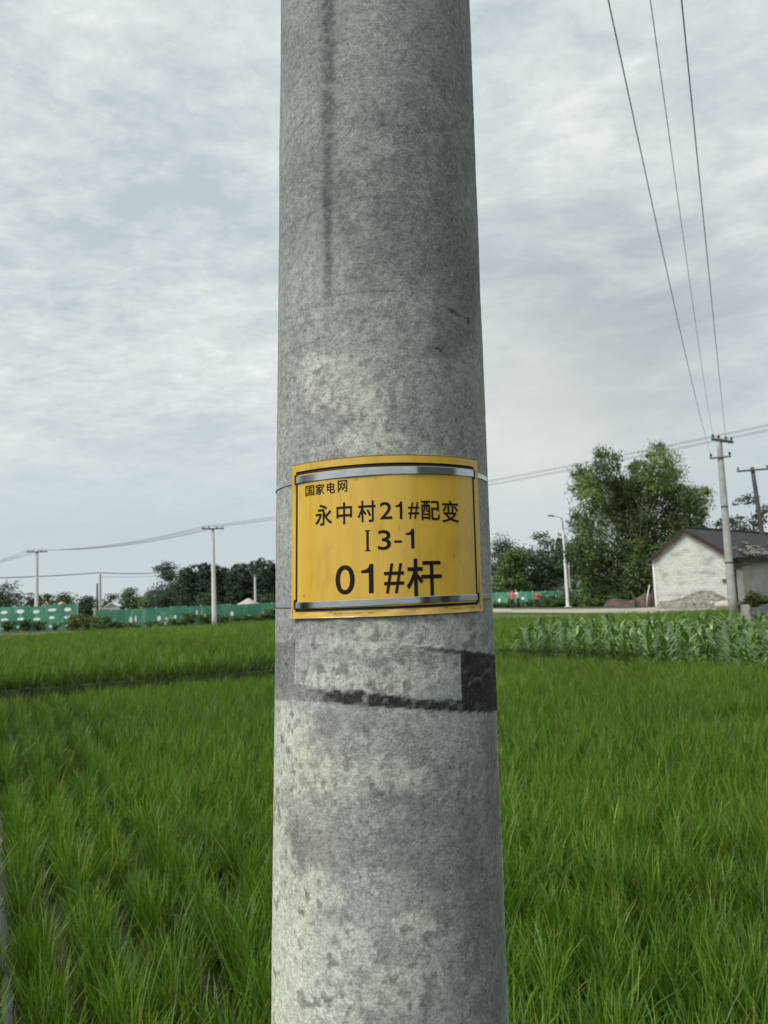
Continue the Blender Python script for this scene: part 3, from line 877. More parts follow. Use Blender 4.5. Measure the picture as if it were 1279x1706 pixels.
def tree_px(name, label, px, top, d, wpx, n, size, cd, cl, seed, kind='round', group=None, cat='tree', z0=-.1):
    p = dpt(px, 990, d); w = wpx * d / FPX / 1.05
    return tree(name, label, (p.x, p.y, z0), hgt(px, top, d) - z0, w, n, size, cd, cl, seed, kind, group, cat)


DK = ((.028, .050, .030), (.075, .112, .058)); MD = ((.038, .070, .028), (.100, .155, .054)); LT = ((.060, .105, .030), (.140, .195, .060)); GY = ((.034, .054, .040), (.082, .112, .072))

# far wood behind the hoardings: each tree on its own
FAR = 'trees beyond the green hoardings'
tree_px('broadleaf_tree', 'dark round tree with a ragged top rising over the tall printed hoarding', 10, 980, 112, 70, 1500, .45, *DK, 31, group=FAR)
tree_px('broadleaf_tree', 'low grey-green tree just behind the thin pole with the long crossarm', 48, 988, 116, 40, 900, .42, *GY, 32, group=FAR)
tree_px('broadleaf_tree', 'small peaked tree beside the pole of the far fields, above the pink shed', 79, 985, 118, 34, 900, .40, *MD, 33, group=FAR)
tree_px('broadleaf_tree', 'wide low tree sloping down behind the pink shed roof', 108, 992, 120, 46, 900, .42, *MD, 34, group=FAR)
tree_px('broadleaf_tree', 'dark low tree standing next to the pair of thin poles', 145, 994, 118, 40, 900, .40, *DK, 35, group=FAR)
tree_px('broadleaf_tree', 'grey-green tree behind the small white house', 187, 993, 126, 44, 900, .40, *GY, 36, group=FAR)
tree_px('broadleaf_tree', 'mid green tree rising between the small white house and the pale bushes', 217, 984, 124, 48, 1100, .42, *MD, 37, group=FAR)
tree_px('broadleaf_tree', 'light green bushy tree in front of the big dark wood edge', 246, 984, 104, 44, 1100, .36, *LT, 38, group=FAR)
tree_px('broadleaf_tree', 'big dark tree with a knob at its top closing the end of the poplar row', 285, 936, 118, 60, 2600, .42, *DK, 39, group=FAR)
tree_px('broadleaf_tree', 'dull olive spreading tree below the big dark one', 275, 978, 102, 72, 1300, .38, *GY, 40, group=FAR)
tree_px('broadleaf_tree', 'low dark tree under the poplars beside the pale earth mound', 344, 985, 104, 50, 1100, .36, *DK, 41, group=FAR)
tree_px('broadleaf_tree', 'small rounded dark tree at the foot of the far pole by the mound', 447, 990, 98, 40, 900, .36, *DK, 42, group=FAR)
pops = [(308, 946), (320, 941), (332, 939), (344, 938), (363, 942), (376, 945), (393, 941), (407, 939), (423, 934), (436, 931), (452, 934), (468, 938), (484, 942), (500, 947)]
pl = None
for i, (px, top) in enumerate(pops):
    p = dpt(px, 990, 128 + (i % 3) * 2)
    h = hgt(px, top, 128) + .1
    if i % 4 == 0:
        pl = tree('poplar', 'slim dark poplar in the tight row behind the far fields', (p.x, p.y, -.1), h, 2.6, 2600, .52, (.028, .048, .034), (.068, .100, .062), 60 + i, 'poplar', 'poplars in the far row')
        ph = h
    else:
        c = copy_tree(pl); c.location = (p.x, p.y, -.1); c.rotation_euler.z = i * 1.9; c.scale = (1, 1, h / ph)
# wood on the other side
RW = 'trees round the white brick house'
tree_px('broadleaf_tree', 'dark tree with a flat top standing against the big concrete pole', 842, 898, 92, 90, 2600, .42, *GY, 51, group=RW)
tree_px('layered_tree', 'fresh green tree in tiers behind the two people in the road', 852, 918, 80, 82, 2600, .36, *LT, 52, 'layer', RW)
tree_px('broadleaf_tree', 'tallest dark round tree between the tiered green tree and the street lamp', 905, 884, 96, 96, 3000, .44, *DK, 53, group=RW)
tree_px('broadleaf_tree', 'dark tree whose crown shows through the arm of the street lamp', 945, 884, 100, 60, 2200, .42, *DK, 54, group=RW)
tree_px('broadleaf_tree', 'dark tree squeezed between the street lamp and the bamboo', 975, 894, 94, 62, 2400, .42, *DK, 55, group=RW)
tree_px('broadleaf_tree', 'loose grey-green tree showing over the roof between the two leaning poles', 1222, 850, 84, 56, 1500, .42, *GY, 56, group=RW)
tree_px('broadleaf_tree', 'tall airy tree behind the roof and the far leaning pole', 1264, 818, 88, 66, 1800, .42, *GY, 57, group=RW)
tree_px('broadleaf_tree', 'low dark tree behind the ridge next to the bamboo', 1150, 862, 86, 40, 900, .42, *DK, 58, group=RW)

# bamboo clump -------------------------------------------------------------
BD = 66.0
bb = dpt(1066, 990, BD); K = BD / FPX
bam = empty('bamboo_clump', (bb.x, bb.y, -.05)); tag(bam, 'huge feathery bamboo clump with drooping plumes beside the white brick house', 'bamboo')
zz_ = lambda y: (969 - y) * K + CAM_Z
rr = random.Random(5)
rx = Vector((bb.y, -bb.x, 0)).normalized(); ry = Vector((bb.x, bb.y, 0)).normalized()
lob = [(-76, 790, 26), (-60, 812, 26), (-36, 778, 26), (-84, 862, 26), (-40, 830, 36), (0, 852, 42), (42, 788, 32), (46, 752, 11), (20, 806, 34), (62, 832, 36), (98, 836, 20), (78, 868, 32), (-62, 900, 38), (-10, 900, 42),
       (40, 905, 42), (-46, 948, 38), (8, 948, 42), (52, 940, 32), (-20, 980, 32), (-66, 950, 30), (-72, 985, 26), (22, 982, 32), (88, 892, 22), (-22, 800, 22), (8, 772, 14), (66, 900, 30), (-90, 915, 22), (60, 800, 22), (84, 850, 18), (-12, 822, 28)]
blobs_d, blobs_l = [], []
cm = MB()
for i, (dx, y, r) in enumerate(lob):
    dep = rr.uniform(-3.0, 3.0); c = rx * (dx * K) + ry * dep
    lobe = (c.x, c.y, zz_(y) * (.955 if y < 840 else 1.0), r * K * .95, 1.05)
    lobe = lobe[:3] + (lobe[3] * .78, 1.4)
    (blobs_l if i in (4, 29, 10, 1, 15, 11, 6, 20) else blobs_d).append(lobe)
    for q in range(3):
        f = Vector((rr.gauss(0, .8), rr.gauss(0, .8), -.1)); tip = Vector((c.x, c.y, zz_(y))) + Vector((rr.gauss(0, .5), rr.gauss(0, .5), r * K * .5))
        m1 = f.lerp(tip, .45) * 1.0 + Vector((0, 0, tip.z * .16)); m1.x = f.x + (tip.x - f.x) * .3; m1.y = f.y + (tip.y - f.y) * .3
        cm.tube([f, m1, f.lerp(tip, .8) + Vector((0, 0, tip.z * .06)), tip], [.055, .05, .035, .012], 6)
cm.build('culm', M['culm'], bam, smooth=True)
parts = [crown(blobs_d, 12500, .44, (.036, .066, .024), (.135, .195, .058), 91, 3.4, .9, .25), crown(blobs_l, 5000, .42, (.085, .135, .036), (.215, .285, .085), 92, 3.6, .9, .3)]
tips = []
for b in blobs_d + blobs_l:                              # loose sprays that break the outline
    for q in range(5):
        w = rr.uniform(0, 6.28); e = rr.uniform(-.2, 1.2)
        tips.append((b[0] + math.cos(w) * math.cos(e) * b[3] * 1.15, b[1] + math.sin(w) * math.cos(e) * b[3] * 1.15, b[2] + math.sin(e) * b[3] * 1.2, b[3] * .22, 1.5))
parts.append(crown(tips, 5200, .40, (.040, .068, .022), (.125, .170, .055), 93, 4.0, 1.0, .2))
co = np.concatenate([p[0] for p in parts]); cc = np.concatenate([p[2] for p in parts])
npmesh('foliage', co, np.arange(len(co)).reshape(-1, 4), M['leaf'], bam, col=cc)


# ---------------------------------------------------------------- poles, lamp, wires
def insulator(mb, p, s=1.0, mi=0):
    mb.tube([p, p + Vector((0, 0, .05 * s)), p + Vector((0, 0, .055 * s)), p + Vector((0, 0, .10 * s)), p + Vector((0, 0, .105 * s)), p + Vector((0, 0, .17 * s)), p + Vector((0, 0, .20 * s))],
            [.018 * s, .018 * s, .065 * s, .045 * s, .07 * s, .04 * s, .02 * s], 8, mi)


def line_pole(name, label, base, h, r0, r1, arms, group, lean=(0, 0), mat='old_concrete', ins=1.0):
    """arms: (height below top, half length, direction vector, section, offsets of the insulators)"""
    root = empty(name, (base.x, base.y, -.05)); tag(root, label, 'utility pole', group)
    mb = MB(); L = Vector((lean[0], lean[1], 1))
    mb.tube([L * (h * k / 8) for k in range(9)], [r0 + (r1 - r0) * k / 8 for k in range(9)], 14)
    mb.build('shaft', M[mat], root, smooth=True)
    out = []
    for dz, half, d, sec, offs in arms:
        d = Vector(d).normalized(); c = L * (h - dz) + Vector((-d.y, d.x, 0)) * -(r1 + sec * .4)
        am = MB(); am.box(c, (half * 2, sec, sec), Matrix.Rotation(math.atan2(d.y, d.x), 3, 'Z'))
        am.build('crossarm', M['dark_steel'], root)
        for o_ in offs:
            im = MB(); q = c + d * o_ + Vector((0, 0, sec * .5)); insulator(im, q, ins)
            im.build('insulator', M['porcelain'], root, smooth=True)
            out.append(q + Vector((base.x, base.y, -.05 + .17 * ins)))
    return root, out


def wire(name, label, a, b, sag, r, mat, group, n=36):
    mb = MB(); pts = []
    for k in range(n + 1):
        t_ = k / n; p = a.lerp(b, t_); p.z -= sag * 4 * t_ * (1 - t_); pts.append(p)
    mb.tube(pts, r, 6)
    o = mb.build(name, M[mat], smooth=True); tag(o, label, 'cable', group)
    return o


pA = gpt(1222, 1030); dA = math.hypot(pA.x, pA.y)
vA = Vector((pA.x, pA.y, 0)).normalized(); sA = Vector((vA.y, -vA.x, 0))
hA = hgt(1203, 729, dA)
armd = sA * .50 + vA * .86
rA, iA = line_pole('utility_pole', 'tall weathered concrete pole with two crossarms in front of the white brick house', pA, hA + .05, .20, .125,
                   [(.16, .86, armd, .11, (-.78, -.3, .3, .78)), (.95, .46, sA, .07, (-.40, .40))], 'concrete line poles', (.004, 0))
for z_ in (2.6, 5.2):
    MBk = MB(); MBk.tube([(0.004 * z_, 0, z_ - .04), (0.004 * z_, 0, z_ + .04)], [.20 - .075 * z_ / hA + .008] * 2, 14)
    MBk.build('band_clamp', M['dark_steel'], rA)
pB = dpt(1276, 900, 72)
line_pole('utility_pole', 'dark leaning pole with one stubby crossarm behind the tiled roof', pB, hgt(1264, 777, 72), .22, .16, [(.28, 1.25, sA * .97 + vA * .1, .14, (-1.15, 1.1))], 'concrete line poles', (-.055, 0), 'dark_steel', 1.4)
pC = gpt(357, 1045); dC = math.hypot(pC.x, pC.y)
pD = dpt(61, 990, 68)
pH = dpt(1440, 900, 31); zH = 7.7
dirCD = Vector((pC.x - pD.x, pC.y - pD.y, 0)).normalized(); dirCH = Vector((pH.x - pC.x, pH.y - pC.y, 0)).normalized()
perp = lambda v_: Vector((v_.y, -v_.x, 0))
offs4 = (-.64, -.26, .26, .64)
rC, iC = line_pole('utility_pole', 'pale concrete pole with a short crossarm standing at the edge of the far paddy', pC, hgt(352, 877, dC), .165, .105, [(.12, .72, Vector((1, .35, 0)), .08, offs4)], 'concrete line poles', mat='pale_concrete', ins=.7)
rD, iD = line_pole('utility_pole', 'thin pale pole with a long crossarm rising out of the tall printed hoarding', pD, hgt(60, 916, 68), .17, .105, [(.12, .78, Vector((1, .45, 0)), .08, offs4)], 'concrete line poles', mat='pale_concrete', ins=.7)
rH, iH = line_pole('utility_pole', 'next concrete pole of the four-wire line, beyond the tarpaulin', pH, zH, .19, .12, [(.15, .72, perp(dirCH), .09, offs4)], 'concrete line poles')
pE = dpt(167, 990, 96); rE, iE = line_pole('utility_pole', 'taller of two thin grey poles far off, carrying the thick cable', pE, hgt(167, 953, 96) + .05, .15, .11, [], 'concrete line poles')
pE2 = dpt(162, 990, 99); line_pole('utility_pole', 'shorter dark post beside the thin pole of the thick cable', pE2, hgt(162, 971, 99), .13, .10, [], 'concrete line poles', mat='dark_steel')
pF = dpt(425, 990, 106); line_pole('utility_pole', 'small far pole with a tiny crossarm in front of the poplars by the earth mound', pF, hgt(423, 957, 106), .16, .12, [(.1, .5, Vector((1, .1, 0)), .1, (-.4, .4))], 'concrete line poles', mat='pale_concrete')
pI = dpt(950, 990, 92); line_pole('utility_pole', 'thin grey post standing right behind the street lamp', pI, hgt(948, 940, 92), .13, .10, [], 'concrete line poles')
G4 = 'wires of the four-wire line'
pJ = dpt(-140, 990, 92)
names4 = ['first', 'second', 'third', 'fourth']
for k in range(4):
    e = Vector((pJ.x, pJ.y, hgt(-140, 950, 92))) + perp(dirCD) * offs4[k]
    wire('overhead_wire', 'thin wire sloping down beyond the pole that stands in the tall hoarding', iD[k], e, .6, .012, 'cable', G4)
    wire('overhead_wire', 'thin wire hanging between the two pale far poles', iC[k], iD[k], .45, .014, 'cable', G4)
    wire('overhead_wire', 'long thin wire crossing behind the big pole and over the bamboo', iC[k], iH[k] - Vector((0, 0, (0, .12, .36, .48)[k])), .35, .0085, 'cable', G4, 60)
tE = Vector((pE.x, pE.y, hgt(167, 954, 96)))
wire('thick_cable', 'thick dark cable running from the thin far pole past the tall hoarding', tE, dpt(-150, 963, 94), .25, .05, 'black_cable', None)
wire('thick_cable', 'thick dark cable running from the thin far pole into the big dark tree', tE, dpt(290, 952, 112), .2, .05, 'black_cable', None)
wire('overhead_wire', 'faint thin wire just below the thick cable near the big dark tree', tE - Vector((0, 0, .45)), dpt(290, 957, 112), .2, .022, 'cable', None)

# service wires from the pole by the house to the big pole in front
top_z = 8.55
mbx = MB(); ends = []
W3 = [(iA[4], (1013, 0), 'wire swooping down to the lower crossarm of the pole by the white house'),
      (iA[0], (1083, 0), 'middle and faintest of the three wires coming down to the pole by the house'),
      (iA[2], (1135, 0), 'steepest wire coming down to the far end of the upper crossarm by the white house')]
for S, (qx, qy), lab in W3:
    d = ray(qx, qy)
    S = Vector(S)
    # the vertical plane through S in which the wire hangs cuts the sight line of (qx, qy) 7.4 m out
    Q = Vector((0, 0, CAM_Z)) + d * (7.4 / math.hypot(d.x, d.y))
    Q.z += .42
    E_ = S + (Q - S) * ((1.25 - S.y) / (Q.y - S.y))
    ends.append(E_)
    wire('overhead_wire', lab, S, E_, .75, .0068 if qx != 1083 else .0046, 'cable', 'wires down to the pole by the house', 80)
for e in ends: pass
am = MB(); zc_ = sum(e.z for e in ends) / 3
x0_, x1_ = min(e.x for e in ends) - .12, .40
am.box(((x0_ + x1_) / 2, 1.25, zc_ - .12), (x1_ - x0_, .08, .08))
adopt(am.build('crossarm', M['dark_steel']), pole)
for e in ends:
    im = MB(); insulator(im, Vector((e.x, e.y, zc_ - .08)), .8); adopt(im.build('insulator', M['porcelain'], smooth=True), pole)

# street lamp --------------------------------------------------------------
pG = gpt(946, 1011); dG = math.hypot(pG.x, pG.y)
lamp = empty('street_lamp', (pG.x, pG.y, 0)); tag(lamp, 'white street lamp post with a thin bent arm in front of the dark trees', 'street lamp')
hG = hgt(938, 884, dG); hG2 = hgt(938, 862, dG)
vG = Vector((pG.x, pG.y, 0)).normalized(); sG = Vector((vG.y, -vG.x, 0)); kG = dG / FPX
mb = MB(); mb.tube([(0, 0, 0), (0, 0, .5), (0, 0, hG)], [.17, .15, .10], 12); mb.box((0, 0, .02), (.5, .5, .05)); mb.build('post', M['white_paint'], lamp, smooth=False)
mb = MB(); mb.tube([Vector((0, 0, hG)), Vector((0, 0, hG2 - .25)), sG * -.12 + Vector((0, 0, hG2 - .02)), sG * (-9 * kG) + Vector((0, 0, hG2 + .12)), sG * (-16 * kG) + Vector((0, 0, hG2 + .18))], [.055, .05, .045, .04, .04], 8)
mb.build('arm', M['grey_steel'], lamp, smooth=True)
mb = MB(); rot = Matrix.Rotation(math.atan2(sG.y, sG.x), 3, 'Z') @ Matrix.Rotation(.12, 3, 'Y')
mb.box(sG * (-17.5 * kG) + Vector((0, 0, hG2 + .20)), (.62, .26, .14), rot, taper=.7); mb.build('lamp_head', M['dark_steel'], lamp)
mb = MB(); mb.box(sG * .10 + Vector((0, 0, hG - 1.0)), (.34, .06, .5), rot); mb.build('control_box', M['grey_steel'], lamp)

# ---------------------------------------------------------------- the white brick house
t = NT('whitewashed_brick')
br = t.n.new('ShaderNodeTexBrick'); t.link(t.coord('Object'), br.inputs['Vector'])
mpb = t.n.new('ShaderNodeMapping'); t.link(t.coord('Object'), mpb.inputs[0]); mpb.inputs['Rotation'].default_value = (RAD(90), 0, 0)
t.link(mpb.outputs[0], br.inputs['Vector'])
br.inputs['Scale'].default_value = 1.0; br.inputs['Brick Width'].default_value = .40; br.inputs['Row Height'].default_value = .20
br.inputs['Mortar Size'].default_value = .02; br.inputs['Color1'].default_value = (.50, .505, .47, 1); br.inputs['Color2'].default_value = (.56, .56, .525, 1); br.inputs['Mortar'].default_value = (.455, .457, .425, 1)
n_ = t.noise(.9, 5, .62, stretch=(1, 1, 2.2)); n2_ = t.noise(5, 4, .6)
c = t.mix(1.0, br.outputs[0], t.ramp(n_, [(.36, (.66, .66, .65)), (.48, (.95, .95, .94)), (.7, (1.08, 1.08, 1.08))]), 'MULTIPLY')
c = t.mix(1.0, c, t.ramp(n2_, [(.3, (.86, .86, .85)), (.6, (1.03, 1.03, 1.03))]), 'MULTIPLY')
t.base(c); M['wash'] = t.set(.9, 0, .2)
M['grey_render'] = simple('grey_render', (.27, .27, .255), (.40, .40, .375), .9, .9)
t = NT('roof_tiles')
wv = t.n.new('ShaderNodeTexWave'); wv.wave_type = 'BANDS'; wv.bands_direction = 'X'; wv.inputs['Scale'].default_value = 1.4; wv.inputs['Distortion'].default_value = 1.2; wv.inputs['Detail'].default_value = 2
t.link(t.coord('Object'), wv.inputs['Vector'])
n_ = t.noise(2.2, 5, .65); n2_ = t.noise(14, 3, .6)
c = t.mix(1.0, t.ramp(n_, [(.35, (.034, .036, .037)), (.55, (.056, .058, .058)), (.72, (.095, .096, .094))]), t.ramp(wv.outputs[0], [(.2, (.6, .6, .6)), (.7, (1.15, 1.15, 1.15))]), 'MULTIPLY')
t.base(t.mix(1.0, c, t.ramp(n2_, [(.3, (.65, .65, .65)), (.7, (1.35, 1.35, 1.35))]), 'MULTIPLY')); t.bump(wv.outputs[0], .5, .04); M['tiles'] = t.set(.88, 0, .2)
M['dark_wood'] = simple('dark_wood', (.028, .018, .015), (.06, .038, .03), 3, .8)
M['pale_tile'] = simple('broken_tile', (.14, .135, .12), (.34, .33, .30), 4, .9)
M['dark_gap'] = simple('opening_shade', (.018, .018, .016), (.04, .04, .036), 3, .9)  # near-black colour standing in for the dark inside of openings
M['pink_board'] = simple('pink_board', (.42, .30, .25), (.52, .42, .36), 1.3, .8)

hA_ = gpt(1093, 1011); hang = RAD(-45)
dH = math.hypot(hA_.x, hA_.y); kH = dH / FPX
house = empty('brick_house', (hA_.x, hA_.y, 0), hang)      # local x along the gable, local y along the ridge
tag(house, 'whitewashed brick house with a plain gable end, dark tiled roof and patched eave', 'house')
HW = 108 * kH / math.cos(RAD(23.5)); HE = 1.8 + (971 - 936) * kH; HR = 1.8 + (970 - 893) * kH; HL = 17.0
mb = MB()
mb.add([(0, 0, -.1), (HW, 0, -.1), (HW, 0, HE), (HW / 2 - .15, 0, HR), (0, 0, HE)], [(0, 1, 2, 3, 4)])
mb.add([(0, .24, -.1), (HW, .24, -.1), (HW, .24, HE), (HW / 2 - .15, .24, HR), (0, .24, HE)], [(4, 3, 2, 1, 0)])
mb.build('gable_wall', M['wash'], house)
mb = MB(); mb.box((HW - .12, HL / 2 + .14, HE / 2 - .08), (.24, HL - .28, HE)); mb.build('side_wall', M['grey_render'], house)
mb = MB(); mb.box((.12, HL / 2 + .14, HE / 2 - .08), (.236, HL - .28, HE)); mb.build('side_wall', M['wash'], house)
mb = MB(); mb.add([(0, HL, -.1), (HW, HL, -.1), (HW, HL, HE), (HW / 2 - .15, HL, HR), (0, HL, HE)], [(4, 3, 2, 1, 0)]); mb.build('gable_wall', M['grey_render'], house)
rm = MB(); ap = Vector((HW / 2 - .15, 0, HR + .02))
for sx, ex in ((-1, -.42), (1, HW + .55)):
    ez = HE + (HE - HR) * (abs(ex - (0 if sx < 0 else HW)) / (HW / 2)) * .8
    a0, a1 = Vector((ap.x, -.28, ap.z)), Vector((ap.x, HL + .3, ap.z)); e0, e1 = Vector((ex, -.28, ez)), Vector((ex, HL + .3, ez))
    up_ = Vector((0, 0, .14))
    vs = [a0, a1, e1, e0, a0 + up_, a1 + up_, e1 + up_, e0 + up_]
    rm.add(vs, [(0, 1, 2, 3), (7, 6, 5, 4), (0, 3, 7, 4), (1, 5, 6, 2), (3, 2, 6, 7)])
roof = rm.build('roof', M['tiles'], house)
mb = MB(); mb.tube([(ap.x, -.32, ap.z + .15), (ap.x, HL + .3, ap.z + .15)], .11, 8); mb.build('ridge_cap', M['tiles'], roof)
# dark verge boards along the gable, eave board along the side
for sx, ex in ((-1, -.42), (1, HW + .3)):
    ez = HE + (HE - HR) * (abs(ex - (0 if sx < 0 else HW)) / (HW / 2)) * .8
    a, b = Vector((ap.x, -.31, ap.z)), Vector((ex, -.31, ez))
    mb = MB(); w_ = Vector((0, 0, .10)); th_ = Vector((0, .05, 0))
    vs = [a - w_ * 1.6, b - w_ * 1.6, b + w_, a + w_]
    mb.add([v_ - th_ for v_ in vs] + [v_ for v_ in vs], [(0, 1, 2, 3), (7, 6, 5, 4), (0, 4, 5, 1), (3, 2, 6, 7), (1, 5, 6, 2)])
    mb.build('verge_board', M['dark_wood'], house)
mb = MB(); mb.box((HW + .50, HL / 2, HE - .34), (.08, HL, .26)); mb.build('eave_board', M['dark_wood'], house)
rr = random.Random(9); mb = MB()
for k in range(420):                                        # loose pale tiles piled along the eave
    y = rr.uniform(1.6, 11.5); f = rr.random() ** 1.3; hump = .55 + .45 * math.sin(y * 1.3 + 1)
    x = HW + .5 - f * 1.35 * hump
    z = HE - .24 + (HW + .5 - x) * (HR - HE) / (HW / 2) + .20 + rr.uniform(0, .10)
    rot = Matrix.Rotation(rr.uniform(0, 3.1), 3, 'Z') @ Matrix.Rotation(rr.uniform(-.6, .6), 3, 'X') @ Matrix.Rotation(.6 + rr.uniform(-.4, .4), 3, 'Y')
    mb.box((x, y, z), (.26, .18, .03), rot)
o = mb.build('loose_tile_patch', M['pale_tile'], roof); o['kind'] = 'stuff'
mb = MB(); mb.box((HW + .03, .50, 1.22), (.06, .52, 2.5)); mb.build('dark_doorway', M['dark_gap'], house)  # dark slab on the wall paints the shade of an open doorway
dr = MB(); dr.box((HW + .05, 1.38, 1.2), (.08, 1.15, 2.4)); door = dr.build('door', M['pale_concrete'], house)
mb = MB(); mb.box((HW + .10, 1.90, 1.0), (.05, .10, 2.0)); mb.build('edge_strip', M['pink_board'], door)
mb = MB(); mb.box((HW + .34, 1.1, 2.72), (.72, 2.0, .09)); mb.box((HW + .68, .15, 2.5), (.06, .06, .4)); mb.build('door_canopy', M['dark_wood'], house)
mb = MB(); mb.tube([(HW - .02, -.10, .3), (HW - .02, -.10, HE - .1)], .05, 8); mb.build('drain_pipe', M['dark_steel'], house)
mb = MB(); mb.box((HW - .42, -.07, 1.72), (.30, .14, .17)); mb.build('meter_box', M['dark_steel'], house)
mb = MB(); mb.box((.03, -.03, HE / 2), (.14, .07, HE)); mb.build('corner_board', M['white_paint'], house)

# rubble heap, sack, scrub by the pole, tarpaulin over the low wall
pr = dpt(1162, 1012, 55); mb = MB(); NR = 26
hv, hf = [], []
for j in range(NR):
    for i in range(NR):
        x, y = (i / (NR - 1) - .5) * 5.4, (j / (NR - 1) - .5) * 3.2
        e = max(0, 1 - (x / 2.6) ** 2 - (y / 1.5) ** 2)
        hv.append((x, y, 1.0 * e ** .55 * (.8 + .25 * math.sin(x * 1.7 + .6)) + (.10 * rr.random() if e > 0 else -.08)))
hf = [(j * NR + i, j * NR + i + 1, (j + 1) * NR + i + 1, (j + 1) * NR + i) for j in range(NR - 1) for i in range(NR - 1)]
mb.add(hv, hf)
for k in range(260):
    x, y = rr.gauss(0, 1.1), rr.gauss(0, .65); e = max(0, 1 - (x / 2.6) ** 2 - (y / 1.5) ** 2)
    if e <= 0: continue
    s_ = rr.uniform(.07, .22)
    mb.box((x, y, 1.0 * e ** .55 * (.8 + .25 * math.sin(x * 1.7 + .6)) + .05), (s_, s_ * rr.uniform(.5, 1), s_ * rr.uniform(.4, .8)), Matrix.Rotation(rr.uniform(0, 3), 3, 'Z') @ Matrix.Rotation(rr.uniform(-.8, .8), 3, 'X'), taper=.75)
M['rubble'] = simple('rubble', (.10, .095, .08), (.30, .285, .25), 3.5, .95)
o = mb.build('rubble_heap', M['rubble']); o.location = (pr.x, pr.y, 0); o.rotation_euler.z = RAD(-30)
tag(o, 'heap of grey broken stones piled against the white gable', 'rubble')
pk = dpt(1205, 1012, 52); M['wash_stone'] = simple('cream_stone', (.36, .35, .28), (.48, .46, .38), 1.5, .9)
mb = MB()
mb.tube([(-.62, 0, .22), (-.5, .02, .27), (-.1, 0, .34), (.3, .03, .31), (.55, 0, .26), (.66, 0, .2)], [.08, .23, .32, .31, .24, .07], 12)
mb.tube([(-.95, .1, .45), (-.8, .1, .5), (-.65, .1, .44)], [.05, .17, .06], 10)
o = mb.build('stone_slab', M['wash_stone'], smooth=True); o.scale = (.8, .8, .75); o.location = (pk.x, pk.y, 0); o.rotation_euler.z = RAD(-18)
tag(o, 'pale lumpy boulder lying beside the dark doorway behind the pole', 'stone')
o.name = 'pale_boulder'
pt = gpt(1266, 1046); 
M['wall_block'] = simple('rough_block', (.20, .195, .18), (.36, .35, .33), 2.5, .92, bump=.4)
mb = MB(); mb.box((0, 0, .20), (2.6, .5, .62)); mb.box((-1.18, -.02, .36), (.24, .56, .95), taper=.9)
o = mb.build('low_wall', M['wall_block']); o.location = (pt.x + .8, pt.y, 0); o.rotation_euler.z = RAD(-14); tag(o, 'low rough concrete wall end under the black tarpaulin', 'wall')
M['tarp'] = simple('black_tarpaulin', (.022, .023, .024), (.055, .055, .056), 2.5, .55)
tv = []; NT_ = 22
for j in range(12):
    for i in range(NT_):
        x = -1.15 + 3.1 * i / (NT_ - 1); y = -.5 + 1.0 * j / 11
        hump = .62 + .42 * sum(math.exp(-((x - c_) / .45) ** 2) for c_ in (.1, 1.0, 1.7))
        z = hump * (1 - abs(y) ** 2 * 1.6) + .03 * math.sin(x * 9 + y * 5) - (.22 if j in (0, 11) else 0)
        tv.append((x, y * 1.1, max(z, .05)))
mb = MB(); mb.add(tv, [(j * NT_ + i, j * NT_ + i + 1, (j + 1) * NT_ + i + 1, (j + 1) * NT_ + i) for j in range(11) for i in range(NT_ - 1)])
o = mb.build('tarpaulin', M['tarp'], smooth=True); o.location = (pt.x + .85, pt.y + .02, .12); o.rotation_euler.z = RAD(-14); tag(o, 'black tarpaulin slumped over the low wall at the maize plot', 'tarpaulin')
sm_ = o.modifiers.new('thick', 'SOLIDIFY'); sm_.thickness = .02
YL = ((.040, .065, .016), (.12, .14, .035))
tree_px('shrub', 'yellowish leafy shrub growing between the leaning pole and the tarpaulin', 1250, 982, 41, 40, 900, .17, *YL, 71, 'bush', 'shrubs by the pole', 'shrub')
tree_px('shrub', 'green shrub partly hidden by the tarpaulin, under the grey side wall', 1276, 990, 42, 44, 900, .17, *MD, 72, 'bush', 'shrubs by the pole', 'shrub')


# ---------------------------------------------------------------- hoardings with prints, scrub in front
def hoarding(name, label, P0, P1, h, n, marks, gap=.06):
    d = (P1 - P0); d.z = 0; L = d.length; ang = math.atan2(d.y, d.x); d.normalize()
    root = empty(name, (P0.x, P0.y, 0), ang); tag(root, label, 'fence')
    w = L / n; r_ = random.Random(int(L * 10))
    for i in range(n):
        mb = MB(); hh = h * r_.uniform(.95, 1.03)
        mb.box((w * (i + .5), 0, hh / 2 + .06), (w - gap, .04, hh)); pnl = mb.build('panel', M['green_panel'], root)
        for (mx, mz, ms, mh) in marks(r_):
            mm = MB(); s = 9
            ring = [(mx * w + w * i + math.cos(a) * ms * w * (.5 + .1 * r_.random()), -.026, mz * hh + math.sin(a) * mh * (.5 + .15 * r_.random())) for a in [2 * math.pi * q / s for q in range(s)]]
            mm.add(ring + [(x, -.0205, z) for x, y, z in ring], [tuple(range(s))] + [(q, s + q, s + (q + 1) % s, (q + 1) % s) for q in range(s)])
            mm.build('print', M['white_mark'], pnl)
    for i in range(n + 1):
        mb = MB(); mb.box((w * i, .05, h / 2), (.09, .06, h + .16)); mb.build('post', M['pale_green_post'], root)
    return root


